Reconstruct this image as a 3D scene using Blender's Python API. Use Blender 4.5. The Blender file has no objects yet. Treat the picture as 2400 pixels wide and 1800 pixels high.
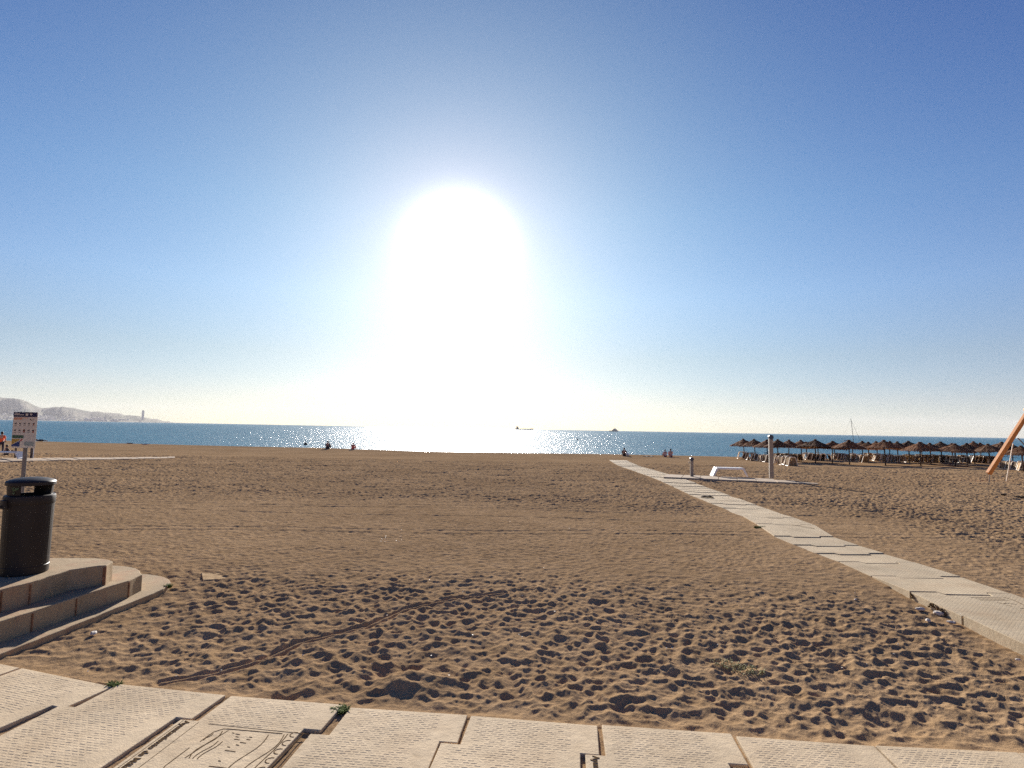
import bpy, bmesh, math, random
import numpy as np
from math import radians, sin, cos, tan, pi, sqrt, atan2, asin
from mathutils import Matrix, Vector
random.seed(7)
rng = np.random.default_rng(11)
C = bpy.context.scene.collection
S = bpy.context.scene

# ------------------------------------------------------------------ camera
F = 1333.33; CAMH = 2.1
ROT = Matrix.Rotation(radians(94.5), 3, 'X') @ Matrix.Rotation(radians(1.04), 3, 'Z')
cam_d = bpy.data.cameras.new('camera'); cam = bpy.data.objects.new('camera', cam_d); C.objects.link(cam)
cam_d.sensor_width = 36; cam_d.lens = 20; cam_d.clip_start = .05; cam_d.clip_end = 60000
M4 = ROT.to_4x4(); M4.translation = Vector((0, 0, CAMH)); cam.matrix_world = M4
S.camera = cam

def ray(px, py): return ROT @ Vector(((px-1200)/F, -(py-900)/F, -1))
def zb(y): return -0.75*min(1, max(0, (y-9)/46))
def P(px, py, z):
    d = ray(px, py); t = (z-CAMH)/d.z
    return Vector((d.x*t, d.y*t, z))
def G(px, py, dz=0.):
    d = ray(px, py); z = 0
    for _ in range(40):
        t = (z+dz-CAMH)/d.z; z = zb(d.y*t)
    return Vector((d.x*t, d.y*t, z+dz))
def AT(px, py, Y):                       # point on the line of sight at distance Y
    d = ray(px, py); t = Y/d.y
    return Vector((d.x*t, Y, CAMH+d.z*t))

# ------------------------------------------------------------------ sky, sun, exposure
SUN = ray(1075, 585).normalized()
SE, SA = asin(SUN.z), atan2(SUN.x, SUN.y)
W = bpy.data.worlds.new('World'); S.world = W; W.use_nodes = True
nt = W.node_tree; N = nt.nodes; L = nt.links
bg = N['Background']; bg.inputs['Strength'].default_value = 0.05
sky = N.new('ShaderNodeTexSky'); sky.sky_type = 'NISHITA'; sky.sun_disc = False
sky.sun_elevation = SE; sky.sun_rotation = SA; sky.altitude = 0
sky.air_density = 1.0; sky.dust_density = 0.2; sky.ozone_density = 4.0
tc = N.new('ShaderNodeTexCoord')
def vm(op, a, b=None):
    n = N.new('ShaderNodeVectorMath'); n.operation = op
    for i, v in enumerate((a, b)):
        if v is None: continue
        if isinstance(v, (tuple, list, Vector)): n.inputs[i].default_value = tuple(v)
        else: L.new(v, n.inputs[i])
    return n
def mt(op, a, b=None, c=None):
    n = N.new('ShaderNodeMath'); n.operation = op
    for i, v in enumerate((a, b, c)):
        if v is None: continue
        if isinstance(v, (int, float)): n.inputs[i].default_value = v
        else: L.new(v, n.inputs[i])
    return n.outputs[0]
dirn = vm('NORMALIZE', tc.outputs['Generated']).outputs[0]
sep = N.new('ShaderNodeSeparateXYZ'); L.new(dirn, sep.inputs[0])
dot = vm('DOT_PRODUCT', dirn, SUN).outputs['Value']
ang = mt('ARCCOSINE', mt('MINIMUM', dot, 0.999999))           # angle from the sun
# forward-scattered light round the sun in hazy morning air
EX = 1.2; ST = 0.05; U_ = ST*2**EX
cr = N.new('ShaderNodeValToRGB'); ce = cr.color_ramp.elements         # tint of the clear sky with height above the horizon
KF = ((0, (.0660, .0705, .0860)), (.05, (.0824, .0725, .0880)), (.12, (.0850, .0745, .0860)), (.22, (.0890, .0885, .1110)), (.35, (.0660, .0790, .1150)), (.65, (.010, .0340, .1110)))
while len(ce) < len(KF): ce.new(.5)
for i_, (p_, v_) in enumerate(KF): ce[i_].position = p_; ce[i_].color = (v_[0]*5, v_[1]*5, v_[2]*5, 1)
L.new(sep.outputs['Z'], cr.inputs[0])
acc = vm('SCALE', vm('MULTIPLY', sky.outputs[0], cr.outputs[0]).outputs[0]); acc.inputs['Scale'].default_value = 1/5/U_; acc = acc.outputs[0]
for wd, pw_, col_ in ((.056, 2, (5., 5., 5.)), (.14, 1, (.58, .04, .04)), (.35, 1, (.34, .60, .16))):
    e_ = mt('MULTIPLY', ang, -1/wd) if pw_ == 1 else mt('MULTIPLY', mt('MULTIPLY', ang, ang), -1/wd**2)
    g_ = vm('SCALE', tuple(c_/U_ for c_ in col_)); L.new(mt('EXPONENT', e_), g_.inputs['Scale'])
    acc = vm('ADD', acc, g_.outputs[0]).outputs[0]
L.new(acc, bg.inputs['Color'])

sd = bpy.data.lights.new('sun', 'SUN'); sd.energy = 5.0; sd.angle = radians(0.53); sd.color = (1, .94, .86)
so = bpy.data.objects.new('sun', sd); C.objects.link(so); so.rotation_euler = SUN.to_track_quat('Z', 'Y').to_euler(); so.location = (0, 0, 30)
S.view_settings.view_transform = 'Standard'; S.view_settings.look = 'None'
S.view_settings.exposure = 1.2; S.view_settings.gamma = 1
S.render.engine = 'CYCLES'; S.cycles.use_denoising = False; S.cycles.sample_clamp_indirect = 3
S.cycles.max_bounces = 6; S.cycles.volume_bounces = 1; S.cycles.caustics_reflective = False; S.cycles.caustics_refractive = False

# ------------------------------------------------------------------ material helpers
def rgb(c): return (c[0], c[1], c[2], 1)
class MT:
    def __init__(s, name):
        s.m = bpy.data.materials.new(name); s.m.use_nodes = True
        s.N = s.m.node_tree.nodes; s.L = s.m.node_tree.links; s.b = s.N['Principled BSDF']
        s.tc = s.N.new('ShaderNodeTexCoord')
    def noise(s, scale, detail=4, rough=.55, vec=None, sc=None):
        n = s.N.new('ShaderNodeTexNoise'); n.inputs['Scale'].default_value = scale
        n.inputs['Detail'].default_value = detail; n.inputs['Roughness'].default_value = rough
        v = vec or s.tc.outputs['Object']
        if sc:
            mp = s.N.new('ShaderNodeMapping'); mp.inputs['Scale'].default_value = sc; s.L.new(v, mp.inputs[0]); v = mp.outputs[0]
        s.L.new(v, n.inputs['Vector']); return n.outputs['Fac']
    def ramp(s, fac, stops):
        r = s.N.new('ShaderNodeValToRGB'); e = r.color_ramp.elements
        while len(e) < len(stops): e.new(.5)
        for i, (p, c) in enumerate(stops): e[i].position = p; e[i].color = rgb(c)
        s.L.new(fac, r.inputs[0]); return r.outputs[0]
    def mix(s, a, b, fac, typ='MIX'):
        n = s.N.new('ShaderNodeMix'); n.data_type = 'RGBA'; n.blend_type = typ
        for k, v in ((0, fac), (6, a), (7, b)):
            if isinstance(v, (int, float)): n.inputs[k].default_value = v
            elif isinstance(v, tuple): n.inputs[k].default_value = rgb(v)
            else: s.L.new(v, n.inputs[k])
        return n.outputs[2]
    def math(s, op, a, b=0.):
        n = s.N.new('ShaderNodeMath'); n.operation = op
        for i, v in enumerate((a, b)):
            if isinstance(v, (int, float)): n.inputs[i].default_value = v
            else: s.L.new(v, n.inputs[i])
        return n.outputs[0]
    def bump(s, h, dist, strength=1., nrm=None):
        n = s.N.new('ShaderNodeBump'); n.inputs['Distance'].default_value = dist; n.inputs['Strength'].default_value = strength
        s.L.new(h, n.inputs['Height'])
        if nrm: s.L.new(nrm, n.inputs['Normal'])
        return n.outputs[0]
    def set(s, color=None, rough=None, metal=None, normal=None, spec=None):
        for k, v in (('Base Color', color), ('Roughness', rough), ('Metallic', metal), ('Normal', normal), ('Specular IOR Level', spec)):
            if v is None: continue
            if isinstance(v, (int, float)): s.b.inputs[k].default_value = v
            elif isinstance(v, tuple): s.b.inputs[k].default_value = rgb(v)
            else: s.L.new(v, s.b.inputs[k])
        return s.m

def simple(name, col, rough=.6, metal=0., var=.25, scale=6., bump=.0, spec=.5):
    t = MT(name); n = t.noise(scale, 5)
    lo = tuple(c*(1-var) for c in col); hi = tuple(min(1, c*(1+var)) for c in col)
    c = t.ramp(n, [(.3, lo), (.7, hi)])
    nr = t.bump(t.noise(scale*8, 3), bump) if bump else None
    return t.set(c, rough, metal, nr, spec)

# sand
t = MT('sand_material')
big = t.noise(.22, 4); med = t.noise(3.5, 5, .6); fine = t.noise(160, 2, .7); grit = t.noise(38, 4, .7)
c = t.ramp(med, [(.3, (.338, .222, .120)), (.72, (.446, .300, .170))])
c = t.mix(c, t.ramp(big, [(.35, (.84, .82, .80)), (.65, (1.08, 1.07, 1.05))]), .8, 'MULTIPLY')
c = t.mix(c, t.ramp(fine, [(.3, (.55, .52, .50)), (.5, (1, 1, 1)), (.72, (1.5, 1.48, 1.45))]), .9, 'MULTIPLY')
h = t.math('ADD', t.math('MULTIPLY', grit, .7), t.math('MULTIPLY', fine, .3))
M_SAND = t.set(c, 1., 0., t.bump(h, .011, .9), 0.); t.b.inputs['Diffuse Roughness'].default_value = .32
# concrete
def concrete(name, base, warm=0., tread=False):
    t = MT(name)
    n1 = t.noise(1.3, 6, .6); n2 = t.noise(11, 5, .65); n3 = t.noise(90, 3, .7)
    d = tuple(x*.78 for x in base); l = tuple(min(1, x*1.12) for x in base)
    c = t.ramp(n1, [(.3, d), (.7, l)])
    c = t.mix(c, t.ramp(n2, [(.25, (.66, .62, .57)), (.42, (.95, .94, .92)), (.7, (1.05, 1.05, 1.05))]), .7, 'MULTIPLY')
    c = t.mix(c, t.ramp(n3, [(.25, (.7, .68, .66)), (.5, (1, 1, 1)), (.8, (1.1, 1.1, 1.1))]), .5, 'MULTIPLY')
    dust = t.ramp(t.math('ADD', t.math('MULTIPLY', t.noise(2.1, 6, .7), .8), t.math('MULTIPLY', n2, .2)), [(.46, (0, 0, 0)), (.66, (1, 1, 1))])
    c = t.mix(c, (.36, .25, .145), t.math('MULTIPLY', dust, .42))
    spots = t.ramp(t.noise(26, 3, .6), [(.70, (0, 0, 0)), (.76, (1, 1, 1))])
    c = t.mix(c, (.16, .12, .09), t.math('MULTIPLY', spots, .5))
    if warm:
        w = t.ramp(t.noise(3.2, 5, .7, sc=(1, 1, .35)), [(.52, (0, 0, 0)), (.68, (1, 1, 1))])
        c = t.mix(c, (.36, .20, .12), t.math('MULTIPLY', w, warm))
    b = t.bump(n3, .004, .6)
    b = t.bump(n2, .01, .5, b)
    if tread:
        uv = t.N.new('ShaderNodeUVMap'); br = t.N.new('ShaderNodeTexBrick')
        t.L.new(uv.outputs[0], br.inputs['Vector'])
        br.inputs['Scale'].default_value = 1; br.inputs['Brick Width'].default_value = .05; br.inputs['Row Height'].default_value = .026
        br.inputs['Mortar Size'].default_value = .006; br.inputs['Mortar Smooth'].default_value = .4
        ge = t.N.new('ShaderNodeNewGeometry'); sx = t.N.new('ShaderNodeSeparateXYZ'); t.L.new(ge.outputs['True Normal'], sx.inputs[0])
        b = t.bump(t.math('MULTIPLY', t.math('SUBTRACT', 1., br.outputs['Fac']), t.math('GREATER_THAN', sx.outputs['Z'], .8)), .004, .8, b)
    return t.set(c, .9, 0., b, .08)
M_SLAB = concrete('precast_concrete_material', (.60, .47, .31))
M_PATH = concrete('path_concrete_material', (.46, .37, .25), .12, True)
M_STEP = concrete('step_concrete_material', (.385, .29, .18), .7)
M_PAD = concrete('pad_concrete_material', (.42, .33, .24), .1)
M_BURIED = simple('sandy_slab_material', (.38, .27, .16), .95, 0, .2, 12, .004, .0)
M_GROOVE = simple('groove_shade_dirt_material', (.12, .08, .045), 1., 0, .4, 40, 0, 0.)  # dark tone stands in for shade inside engravings, and for crack dirt
M_STEEL = simple('brushed_steel_material', (.27, .215, .165), .5, .15, .15, 9, 0)
M_GALV = simple('galvanised_steel_material', (.17, .155, .14), .6, .1, .15, 9)
M_DARK = simple('dark_cap_material', (.035, .045, .07), .45, 0, .2, 5)
M_WHITE = simple('white_bench_material', (.82, .77, .70), .35, 0, .06, 4)
M_BIN = simple('brown_plastic_material', (.024, .017, .014), .5, 0, .25, 3, .0, .25)
M_BIN2 = simple('dark_plastic_material', (.022, .018, .018), .5, 0, .2, 5)
M_GREEN = simple('green_decal_material', (.06, .10, .035), .5, 0, .5, 30)
M_POLE = simple('pole_wood_material', (.075, .052, .045), .7, 0, .3, 6)
M_TIMBER = simple('orange_timber_material', (.56, .215, .05), .65, 0, .18, 5, .002, .2)
M_CREAM = simple('cream_frame_material', (.74, .58, .39), .5, 0, .12, 4)
M_LEAF = simple('weed_leaf_material', (.065, .09, .018), .9, 0, .5, 20, 0, .05)
M_LEAF2 = simple('dry_weed_material', (.22, .20, .06), .8, 0, .4, 20)
M_DRY = simple('dry_wood_material', (.075, .048, .028), .85, 0, .4, 20)
M_STONE = simple('pale_stone_material', (.50, .43, .36), .8, 0, .3, 20)
def fabric(name, col, tr=.35):
    m = bpy.data.materials.new(name); m.use_nodes = True; n = m.node_tree.nodes; l = m.node_tree.links
    p = n['Principled BSDF']; p.inputs['Base Color'].default_value = rgb(col); p.inputs['Roughness'].default_value = .9
    no = n.new('ShaderNodeTexNoise'); no.inputs['Scale'].default_value = 9
    tcn = n.new('ShaderNodeTexCoord'); l.new(tcn.outputs['Object'], no.inputs['Vector'])
    r = n.new('ShaderNodeValToRGB'); r.color_ramp.elements[0].color = rgb([x*.6 for x in col]); r.color_ramp.elements[1].color = rgb([min(1, x*1.35) for x in col])
    r.color_ramp.elements[0].position = .3; r.color_ramp.elements[1].position = .7
    l.new(no.outputs['Fac'], r.inputs[0]); l.new(r.outputs[0], p.inputs['Base Color'])
    tb = n.new('ShaderNodeBsdfTranslucent')
    oi = n.new('ShaderNodeObjectInfo'); mr = n.new('ShaderNodeMapRange'); mr.inputs[3].default_value = .55; mr.inputs[4].default_value = 1.25; l.new(oi.outputs['Random'], mr.inputs[0])
    vs_ = n.new('ShaderNodeVectorMath'); vs_.operation = 'SCALE'; l.new(r.outputs[0], vs_.inputs[0]); l.new(mr.outputs[0], vs_.inputs['Scale']); l.new(vs_.outputs[0], p.inputs['Base Color']); l.new(vs_.outputs[0], tb.inputs[0])
    mx = n.new('ShaderNodeMixShader'); mx.inputs[0].default_value = tr
    l.new(p.outputs[0], mx.inputs[1]); l.new(tb.outputs[0], mx.inputs[2]); l.new(mx.outputs[0], n['Material Output'].inputs[0])
    return m
M_THATCH = fabric('thatch_material', (.29, .135, .052), .42)
M_TAN = fabric('tan_fabric_material', (.44, .285, .14), .4)
M_SKIN = simple('skin_material', (.42, .24, .16), .6, 0, .05, 3)
M_HAIR = simple('dark_hair_material', (.022, .016, .014), .7, 0, .2, 20)
def cloth(n, c): return simple(n, c, .85, 0, .12, 6)

# sea
t = MT('sea_material')
w1 = t.noise(.55, 3, .6, sc=(1, 2.2, 1)); w2 = t.noise(2.6, 3, .6, sc=(1, 2.0, 1)); w3 = t.noise(.035, 4, .55, sc=(1, 3.5, 1))
hgt = t.math('ADD', t.math('MULTIPLY', w1, .75), t.math('MULTIPLY', w2, .25))
col = t.ramp(w3, [(.35, (.014, .112, .178)), (.65, (.028, .152, .225))])
# a wind-ruffled sea seen at a grazing angle: wave slopes leave a weak mirror over deep blue water
M_SEA = t.m; nb = t.bump(hgt, .72, 1.)
df = t.N.new('ShaderNodeBsdfDiffuse'); t.L.new(col, df.inputs['Color']); t.L.new(nb, df.inputs['Normal'])
gl = t.N.new('ShaderNodeBsdfGlossy'); gl.inputs['Roughness'].default_value = .14; t.L.new(nb, gl.inputs['Normal'])
mx = t.N.new('ShaderNodeMixShader'); spk = t.ramp(t.noise(1.5, 3, .7, sc=(1, .22, 1)), [(.40, (.04,)*3), (.68, (.38,)*3)]); t.L.new(spk, mx.inputs[0])
g2 = t.N.new('ShaderNodeBsdfGlossy'); g2.inputs['Roughness'].default_value = .42; t.L.new(nb, g2.inputs['Normal'])
m2 = t.N.new('ShaderNodeMixShader'); m2.inputs[0].default_value = .12; t.L.new(df.outputs[0], m2.inputs[1]); t.L.new(g2.outputs[0], m2.inputs[2])
t.L.new(m2.outputs[0], mx.inputs[1]); t.L.new(gl.outputs[0], mx.inputs[2]); t.L.new(mx.outputs[0], t.N['Material Output'].inputs[0])

# ------------------------------------------------------------------ mesh builder
class MB:
    def __init__(s): s.v = []; s.f = []; s.uv = {}
    def add(s, vs, fs):
        o = len(s.v); s.v += [tuple(v) for v in vs]; s.f += [tuple(i+o for i in f) for f in fs]; return s
    def box(s, c, d, rz=0., M=None):
        x, y, z = d[0]/2, d[1]/2, d[2]/2
        vs = [Vector((a*x, b*y, e*z)) for e in (-1, 1) for a, b in ((-1, -1), (1, -1), (1, 1), (-1, 1))]
        R = M or Matrix.Rotation(rz, 3, 'Z'); vs = [R @ v + Vector(c) for v in vs]
        return s.add(vs, [(3, 2, 1, 0), (4, 5, 6, 7), (0, 1, 5, 4), (1, 2, 6, 5), (2, 3, 7, 6), (3, 0, 4, 7)])
    def tube(s, pts, r, n=8, cap=True, sq=False):
        pts = [Vector(p) for p in pts]; rs = r if isinstance(r, (list, tuple)) else [r]*len(pts)
        vs = []
        for i, p in enumerate(pts):
            d = (pts[min(i+1, len(pts)-1)]-pts[max(i-1, 0)]).normalized()
            a = d.cross(Vector((0, 0, 1)));
            if a.length < 1e-3: a = Vector((1, 0, 0))
            a.normalize(); b = d.cross(a)
            for k in range(n):
                t = 2*pi*(k+(.5 if sq else 0))/n; vs.append(p+a*cos(t)*rs[i]+b*sin(t)*rs[i])
        fs = [(i*n+k, i*n+(k+1) % n, (i+1)*n+(k+1) % n, (i+1)*n+k) for i in range(len(pts)-1) for k in range(n)]
        if cap: fs += [tuple(range(n))[::-1], tuple(range((len(pts)-1)*n, len(pts)*n))]
        return s.add(vs, fs)
    def lathe(s, prof, n=48, c=(0, 0, 0), a0=0., a1=2*pi, close=True, sy=1.):
        full = abs(a1-a0-2*pi) < 1e-6; m = n if full else n+1; vs = []
        for r, z in prof:
            for k in range(m):
                a = a0+(a1-a0)*k/n; vs.append((c[0]+r*cos(a), c[1]+r*sin(a)*sy, c[2]+z))
        fs = []
        for i in range(len(prof)-1):
            for k in range(n if full else m-1):
                k2 = (k+1) % m
                fs.append((i*m+k, i*m+k2, (i+1)*m+k2, (i+1)*m+k))
        return s.add(vs, fs)
    def prism(s, poly, z0, z1):               # poly: list of (x,y); z may be callables
        n = len(poly); g = lambda z, p: z(p) if callable(z) else z
        vs = [(p[0], p[1], g(z0, p)) for p in poly]+[(p[0], p[1], g(z1, p)) for p in poly]
        ar = sum(poly[i][0]*poly[(i+1) % n][1]-poly[(i+1) % n][0]*poly[i][1] for i in range(n))
        top = tuple(range(n, 2*n)); bot = tuple(range(n))[::-1]; sd = [(i, (i+1) % n, n+(i+1) % n, n+i) for i in range(n)]
        if ar < 0: top, bot, sd = top[::-1], bot[::-1], [q[::-1] for q in sd]
        return s.add(vs, [top, bot]+sd)
    def build(s, name, mat, parent=None, smooth=False, loc=None, bevel=0., seg=2):
        me = bpy.data.meshes.new(name); me.from_pydata(s.v, [], s.f); me.update()
        if smooth:
            for p in me.polygons: p.use_smooth = True
        me.materials.append(mat)
        o = bpy.data.objects.new(name, me); C.objects.link(o)
        if parent: o.parent = parent
        if loc: o.location = loc
        if bevel:
            b = o.modifiers.new('bevel', 'BEVEL'); b.width = bevel; b.segments = seg; b.limit_method = 'ANGLE'; b.angle_limit = radians(40)
        return o
def empty(name, loc, rz=0.):
    o = bpy.data.objects.new(name, None); C.objects.link(o); o.location = loc; o.rotation_euler = (0, 0, rz); o.empty_display_size = .1; return o
def tag(o, label, cat, group=None, kind=None):
    o['label'] = label; o['category'] = cat
    if group: o['group'] = group
    if kind: o['kind'] = kind
    return o
def struct(o): o['kind'] = 'structure'; return o
def copy_tree(o, parent=None):
    c = o.copy(); C.objects.link(c)
    if parent: c.parent = parent
    for ch in list(o.children): copy_tree(ch, c)
    return c
def autosmooth(o, a=40):
    for p in o.data.polygons: p.use_smooth = True
    o.data.set_sharp_from_angle(angle=radians(a))

# ------------------------------------------------------------------ key ground layouts
ZF = .035                                         # top of the front pavement
fr = [((-20, 1570), (34, 1574)), ((52, 1566.5), (262, 1608.5)), ((280, 1603), (526, 1628)), ((542, 1630), (801, 1651)), ((822, 1656), (1092, 1675)),
      ((1104, 1678), (1396, 1700.5)), ((1410, 1700), (1709, 1719)), ((1725, 1726), (2044, 1747)), ((2051, 1748), (2379, 1764))]
FRONT = [(P(*a, ZF), P(*b, ZF)) for a, b in fr]
e = (FRONT[1][1]-FRONT[1][0]).normalized(); q = FRONT[1][0]-e*.04
FRONT[0] = (q-e*.86, q)
for k in range(3):
    q = FRONT[0][0]-e*.035; FRONT.insert(0, (q-e*.89, q))
for k in range(6):
    q = FRONT[-1][1]; e = (FRONT[-1][1]-FRONT[-1][0]).normalized(); a = q+e*.02; FRONT.append((a, a+e*.88))

PL = [(2255.8, 1444.4, .10), (2133.5, 1387, .09), (2042, 1350.3, .035), (1966.4, 1316.7, .03), (1911.7, 1296.2, .03), (1860, 1276, .03), (1815, 1257, .03),
      (1772.9, 1228.4, .03), (1741, 1210, .03), (1713.2, 1200, .03), (1695, 1190, .03), (1666, 1180, .03), (1611, 1157, .03), (1572, 1137.5, .03), (1530, 1119.4, .03), (1485.4, 1103.5, .03), (1447.7, 1090.5, .03), (1428, 1078.2, .03)]
PR = [(2500, 1449, .10), (2367.9, 1391.4, .09), (2253.7, 1353.1, .035), (2141.6, 1318.7, .03), (2073, 1297, .03), (2014, 1277.5, .03), (1953.8, 1258.4, .03),
      (1909.1, 1231.3, .03), (1864.4, 1214.4, .03), (1831.5, 1204.5, .03), (1799.7, 1192, .03), (1772.9, 1183.6, .03), (1704, 1159, .03), (1652, 1140, .03), (1600, 1121, .03), (1552, 1107, .03), (1500, 1092.5, .03), (1468.7, 1079.2, .03)]
A = [G(x, y, z) for x, y, z in PL]; B = [G(x, y, z) for x, y, z in PR]
B[0] = A[0]+(B[1]-A[1])
# regular joints on the far stretch
PA, PB = A[:12], B[:12]
def resample(Q, n):
    ds = [0]
    for i in range(1, len(Q)): ds.append(ds[-1]+(Q[i]-Q[i-1]).length)
    out = []
    for k in range(n+1):
        s_ = ds[-1]*k/n; i = max(j for j in range(len(ds)) if ds[j] <= s_+1e-9); i = min(i, len(Q)-2)
        out.append(Q[i].lerp(Q[i+1], (s_-ds[i])/(ds[i+1]-ds[i])))
    return out
nfar = 38
PA += resample(A[11:], nfar)[1:]; PB += resample(B[11:], nfar)[1:]
dA = (A[0]-A[1]).normalized()
for k in range(4): PA.insert(0, PA[0]+dA*.93); PB.insert(0, PB[0]+dA*.93)
PATHC = np.array([[(a.x+b.x)/2, (a.y+b.y)/2] for a, b in zip(PA, PB)])
PATHW = np.array([(a-b).length/2 for a, b in zip(PA, PB)])
PATHZ = np.array([(a.z+b.z)/2 for a, b in zip(PA, PB)])
# walkway on the left, seen edge-on
LW0 = [G(x, y, .04) for x, y in [(-420, 1093), (-200, 1087), (0, 1081.5), (130, 1078.5), (260, 1076.3), (410, 1072.8)]]
LW1 = [G(x, y, .04) for x, y in [(-420, 1084), (-200, 1078), (0, 1073.5), (130, 1073), (260, 1072.3), (410, 1070.2)]]

# ------------------------------------------------------------------ sand: one sheet
def vnoise(x, y, seed):
    xi = np.floor(x).astype(np.int64); yi = np.floor(y).astype(np.int64); fx = x-xi; fy = y-yi
    fx = fx*fx*(3-2*fx); fy = fy*fy*(3-2*fy)
    def h(a, b):
        n = (a*374761393+b*668265263+seed*1274126177) & 0xffffffff
        n = ((n ^ (n >> 13))*1274126177) & 0xffffffff
        return ((n ^ (n >> 16)) & 0xffff)/65535.
    return (h(xi, yi)*(1-fx)+h(xi+1, yi)*fx)*(1-fy)+(h(xi, yi+1)*(1-fx)+h(xi+1, yi+1)*fx)*fy*1.
def h2(a, b, seed):
    n = (a*374761393+b*668265263+seed*1274126177) & 0xffffffff
    n = ((n ^ (n >> 13))*1274126177) & 0xffffffff
    return ((n ^ (n >> 16)) & 0xffff)/65535.
def fbm(x, y, seed, o=3):
    s_ = 0; a = .5; tot_ = 0
    for i in range(o): s_ = s_+a*vnoise(x*2**i, y*2**i, seed+i); tot_ += a; a *= .5
    return s_/tot_
def craters(x, y, cell, seed, rmin, rmax):
    """overlapping footprints: smallest normalised squared distance to a jittered, elongated pit"""
    gx, gy = x/cell, y/cell; xi = np.floor(gx).astype(np.int64); yi = np.floor(gy).astype(np.int64)
    best = np.full(x.shape, 1.35); 
    for dx in (-1, 0, 1):
        for dy in (-1, 0, 1):
            a, b = xi+dx, yi+dy
            px = (a+.1+.8*h2(a, b, seed))*cell; py = (b+.1+.8*h2(a, b, seed+1))*cell
            th = h2(a, b, seed+2)*pi; r = rmin+(rmax-rmin)*h2(a, b, seed+3); el = .62+.38*h2(a, b, seed+4)
            ux = (x-px)*np.cos(th)+(y-py)*np.sin(th); uy = -(x-px)*np.sin(th)+(y-py)*np.cos(th)
            d = (ux/r)**2+(uy/(r*el))**2 + .55*h2(a, b, seed+5)-.12
            best = np.minimum(best, d)
    return best
def sstep(a, b, v): q = np.clip((v-a)/(b-a), 0, 1); return q*q*(3-2*q)
def polydist(x, y, Q, extra=None):
    best = np.full(x.shape, 1e9); par = np.zeros(x.shape)
    for i in range(len(Q)-1):
        ax, ay = Q[i][:2]; bx, by = Q[i+1][:2]; dx, dy = bx-ax, by-ay; l2 = dx*dx+dy*dy+1e-12
        t_ = np.clip(((x-ax)*dx+(y-ay)*dy)/l2, 0, 1); d = np.hypot(x-ax-t_*dx, y-ay-t_*dy)
        m = d < best; best = np.where(m, d, best); par = np.where(m, i+t_, par)
    return best, par
SHX = [-400, -160, -69, -43, -23, -10, 13, 25, 60, 120, 400]
SHY = [96, 84, 77, 73, 71, 66, 68, 67.5, 66.5, 66, 66]
def shore(x): return np.interp(x, SHX, SHY)

ys = [-80, -40, -20, -10, -5, -2, 0, 1.5, 2.5, 3.0]
y = 3.3
while y < 100: ys.append(y); y += max(.012, .0029*y)
ys += [104, 112, 125, 150, 220, 400]
ys = np.array(ys); 
us = np.concatenate([[-9, -5, -3, -2], np.linspace(-1.6, -1.141, 220), np.linspace(-1.14, 1.14, 1500), np.linspace(1.141, 1.6, 220), [2, 3, 5, 9]])
U, Yg = np.meshgrid(us, ys)
Wd = np.maximum(np.abs(Yg), 4.2)
X = U*Wd*1.0
X = np.where(np.abs(U) > 1.65, np.sign(U)*(np.abs(U)-1.6)*60+X, X)
SH = (X.shape)
x = X.ravel(); y = Yg.ravel()
z = -0.75*np.clip((y-9)/46, 0, 1)
sh = shore(x)
z += .06*np.exp(-((y-sh+1.2)/2.0)**2)                         # low berm crest
z -= 2.6*sstep(0, 11, y-sh)+2.5*sstep(20, 150, y-sh)
near = (y > 3.2) & (y < 90) & (np.abs(U.ravel()) < 1.65)
xn, yn = x[near], y[near]
wx = xn+.06*(vnoise(xn*5, yn*5, 5)-.5)+.25*(vnoise(xn*1.1, yn*1.1, 8)-.5); wy = yn+.06*(vnoise(xn*5, yn*5, 6)-.5)
c1 = craters(wx, wy, .168, 21, .095, .172)
c2 = craters(wx+3.1, wy+1.7, .12, 71, .05, .095)
c1 = np.minimum(c1, 1.35); f1 = (np.clip(c1+.12, 0, 1.4)/1.4)**.72            # sharp ridges between bowls
f2 = (np.clip(c2, 0, 1.2)/1.2)
und = fbm(xn*1.3, yn*1.3, 31, 3)-.5
lump = fbm(xn*13, yn*13, 41, 3)-.5
bl = fbm(xn*.28, yn*.28, 51, 2)-.5                            # uneven zone borders
bl2 = fbm(xn*.16, yn*.5, 57, 3)-.5
yb = yn+2.2*bl
rough = 1-sstep(6.4, 9.2, yb)
left = 1-.5*(1-sstep(-4.0, -3.0, xn))*(1-sstep(6.2, 7.5, yn))
mid = sstep(14.5, 19.5, yn+3.5*bl)*(1+.9*sstep(20, 45, yn))*(1-sstep(47.5, 49, yn+1.0*bl))
right = sstep(6.6, 9.5, xn-.12*yn+1.5*bl)*sstep(8.0, 10.5, yn)*(1-.85*np.exp(-((yn-22+.2*(xn-18))/3.2)**2))
amp = np.clip(rough*left+1.3*mid+.9*right*(1-np.clip(mid, 0, 1))*(yn < 48), 0, 2)
amp = np.clip(amp*(.85+.6*(fbm(xn*.7, yn*.7, 61, 2)-.25)), 0, 2.1)
base_amp = .15+.15*(fbm(xn*.5, yn*1.5, 66, 2))
am = np.maximum(amp, base_amp*(yn < 49)+.05*(yn >= 49))
hh = am*((.033+.016*(fbm(xn*1.1, yn*1.1, 63, 2)-.4))*(f1-.62)+.018*(f2-.6)*(am > .2)+.06*und)+lump*.026*np.clip(am+.12, 0, 1)+.006*(fbm(xn*30, yn*30, 44, 2)-.5)*np.clip(am*2+.3, 0, 1)
hh += .018*(f2-.8)*np.clip(base_amp*4, 0, .5)*(1-rough)*(yn < 20)
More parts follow.
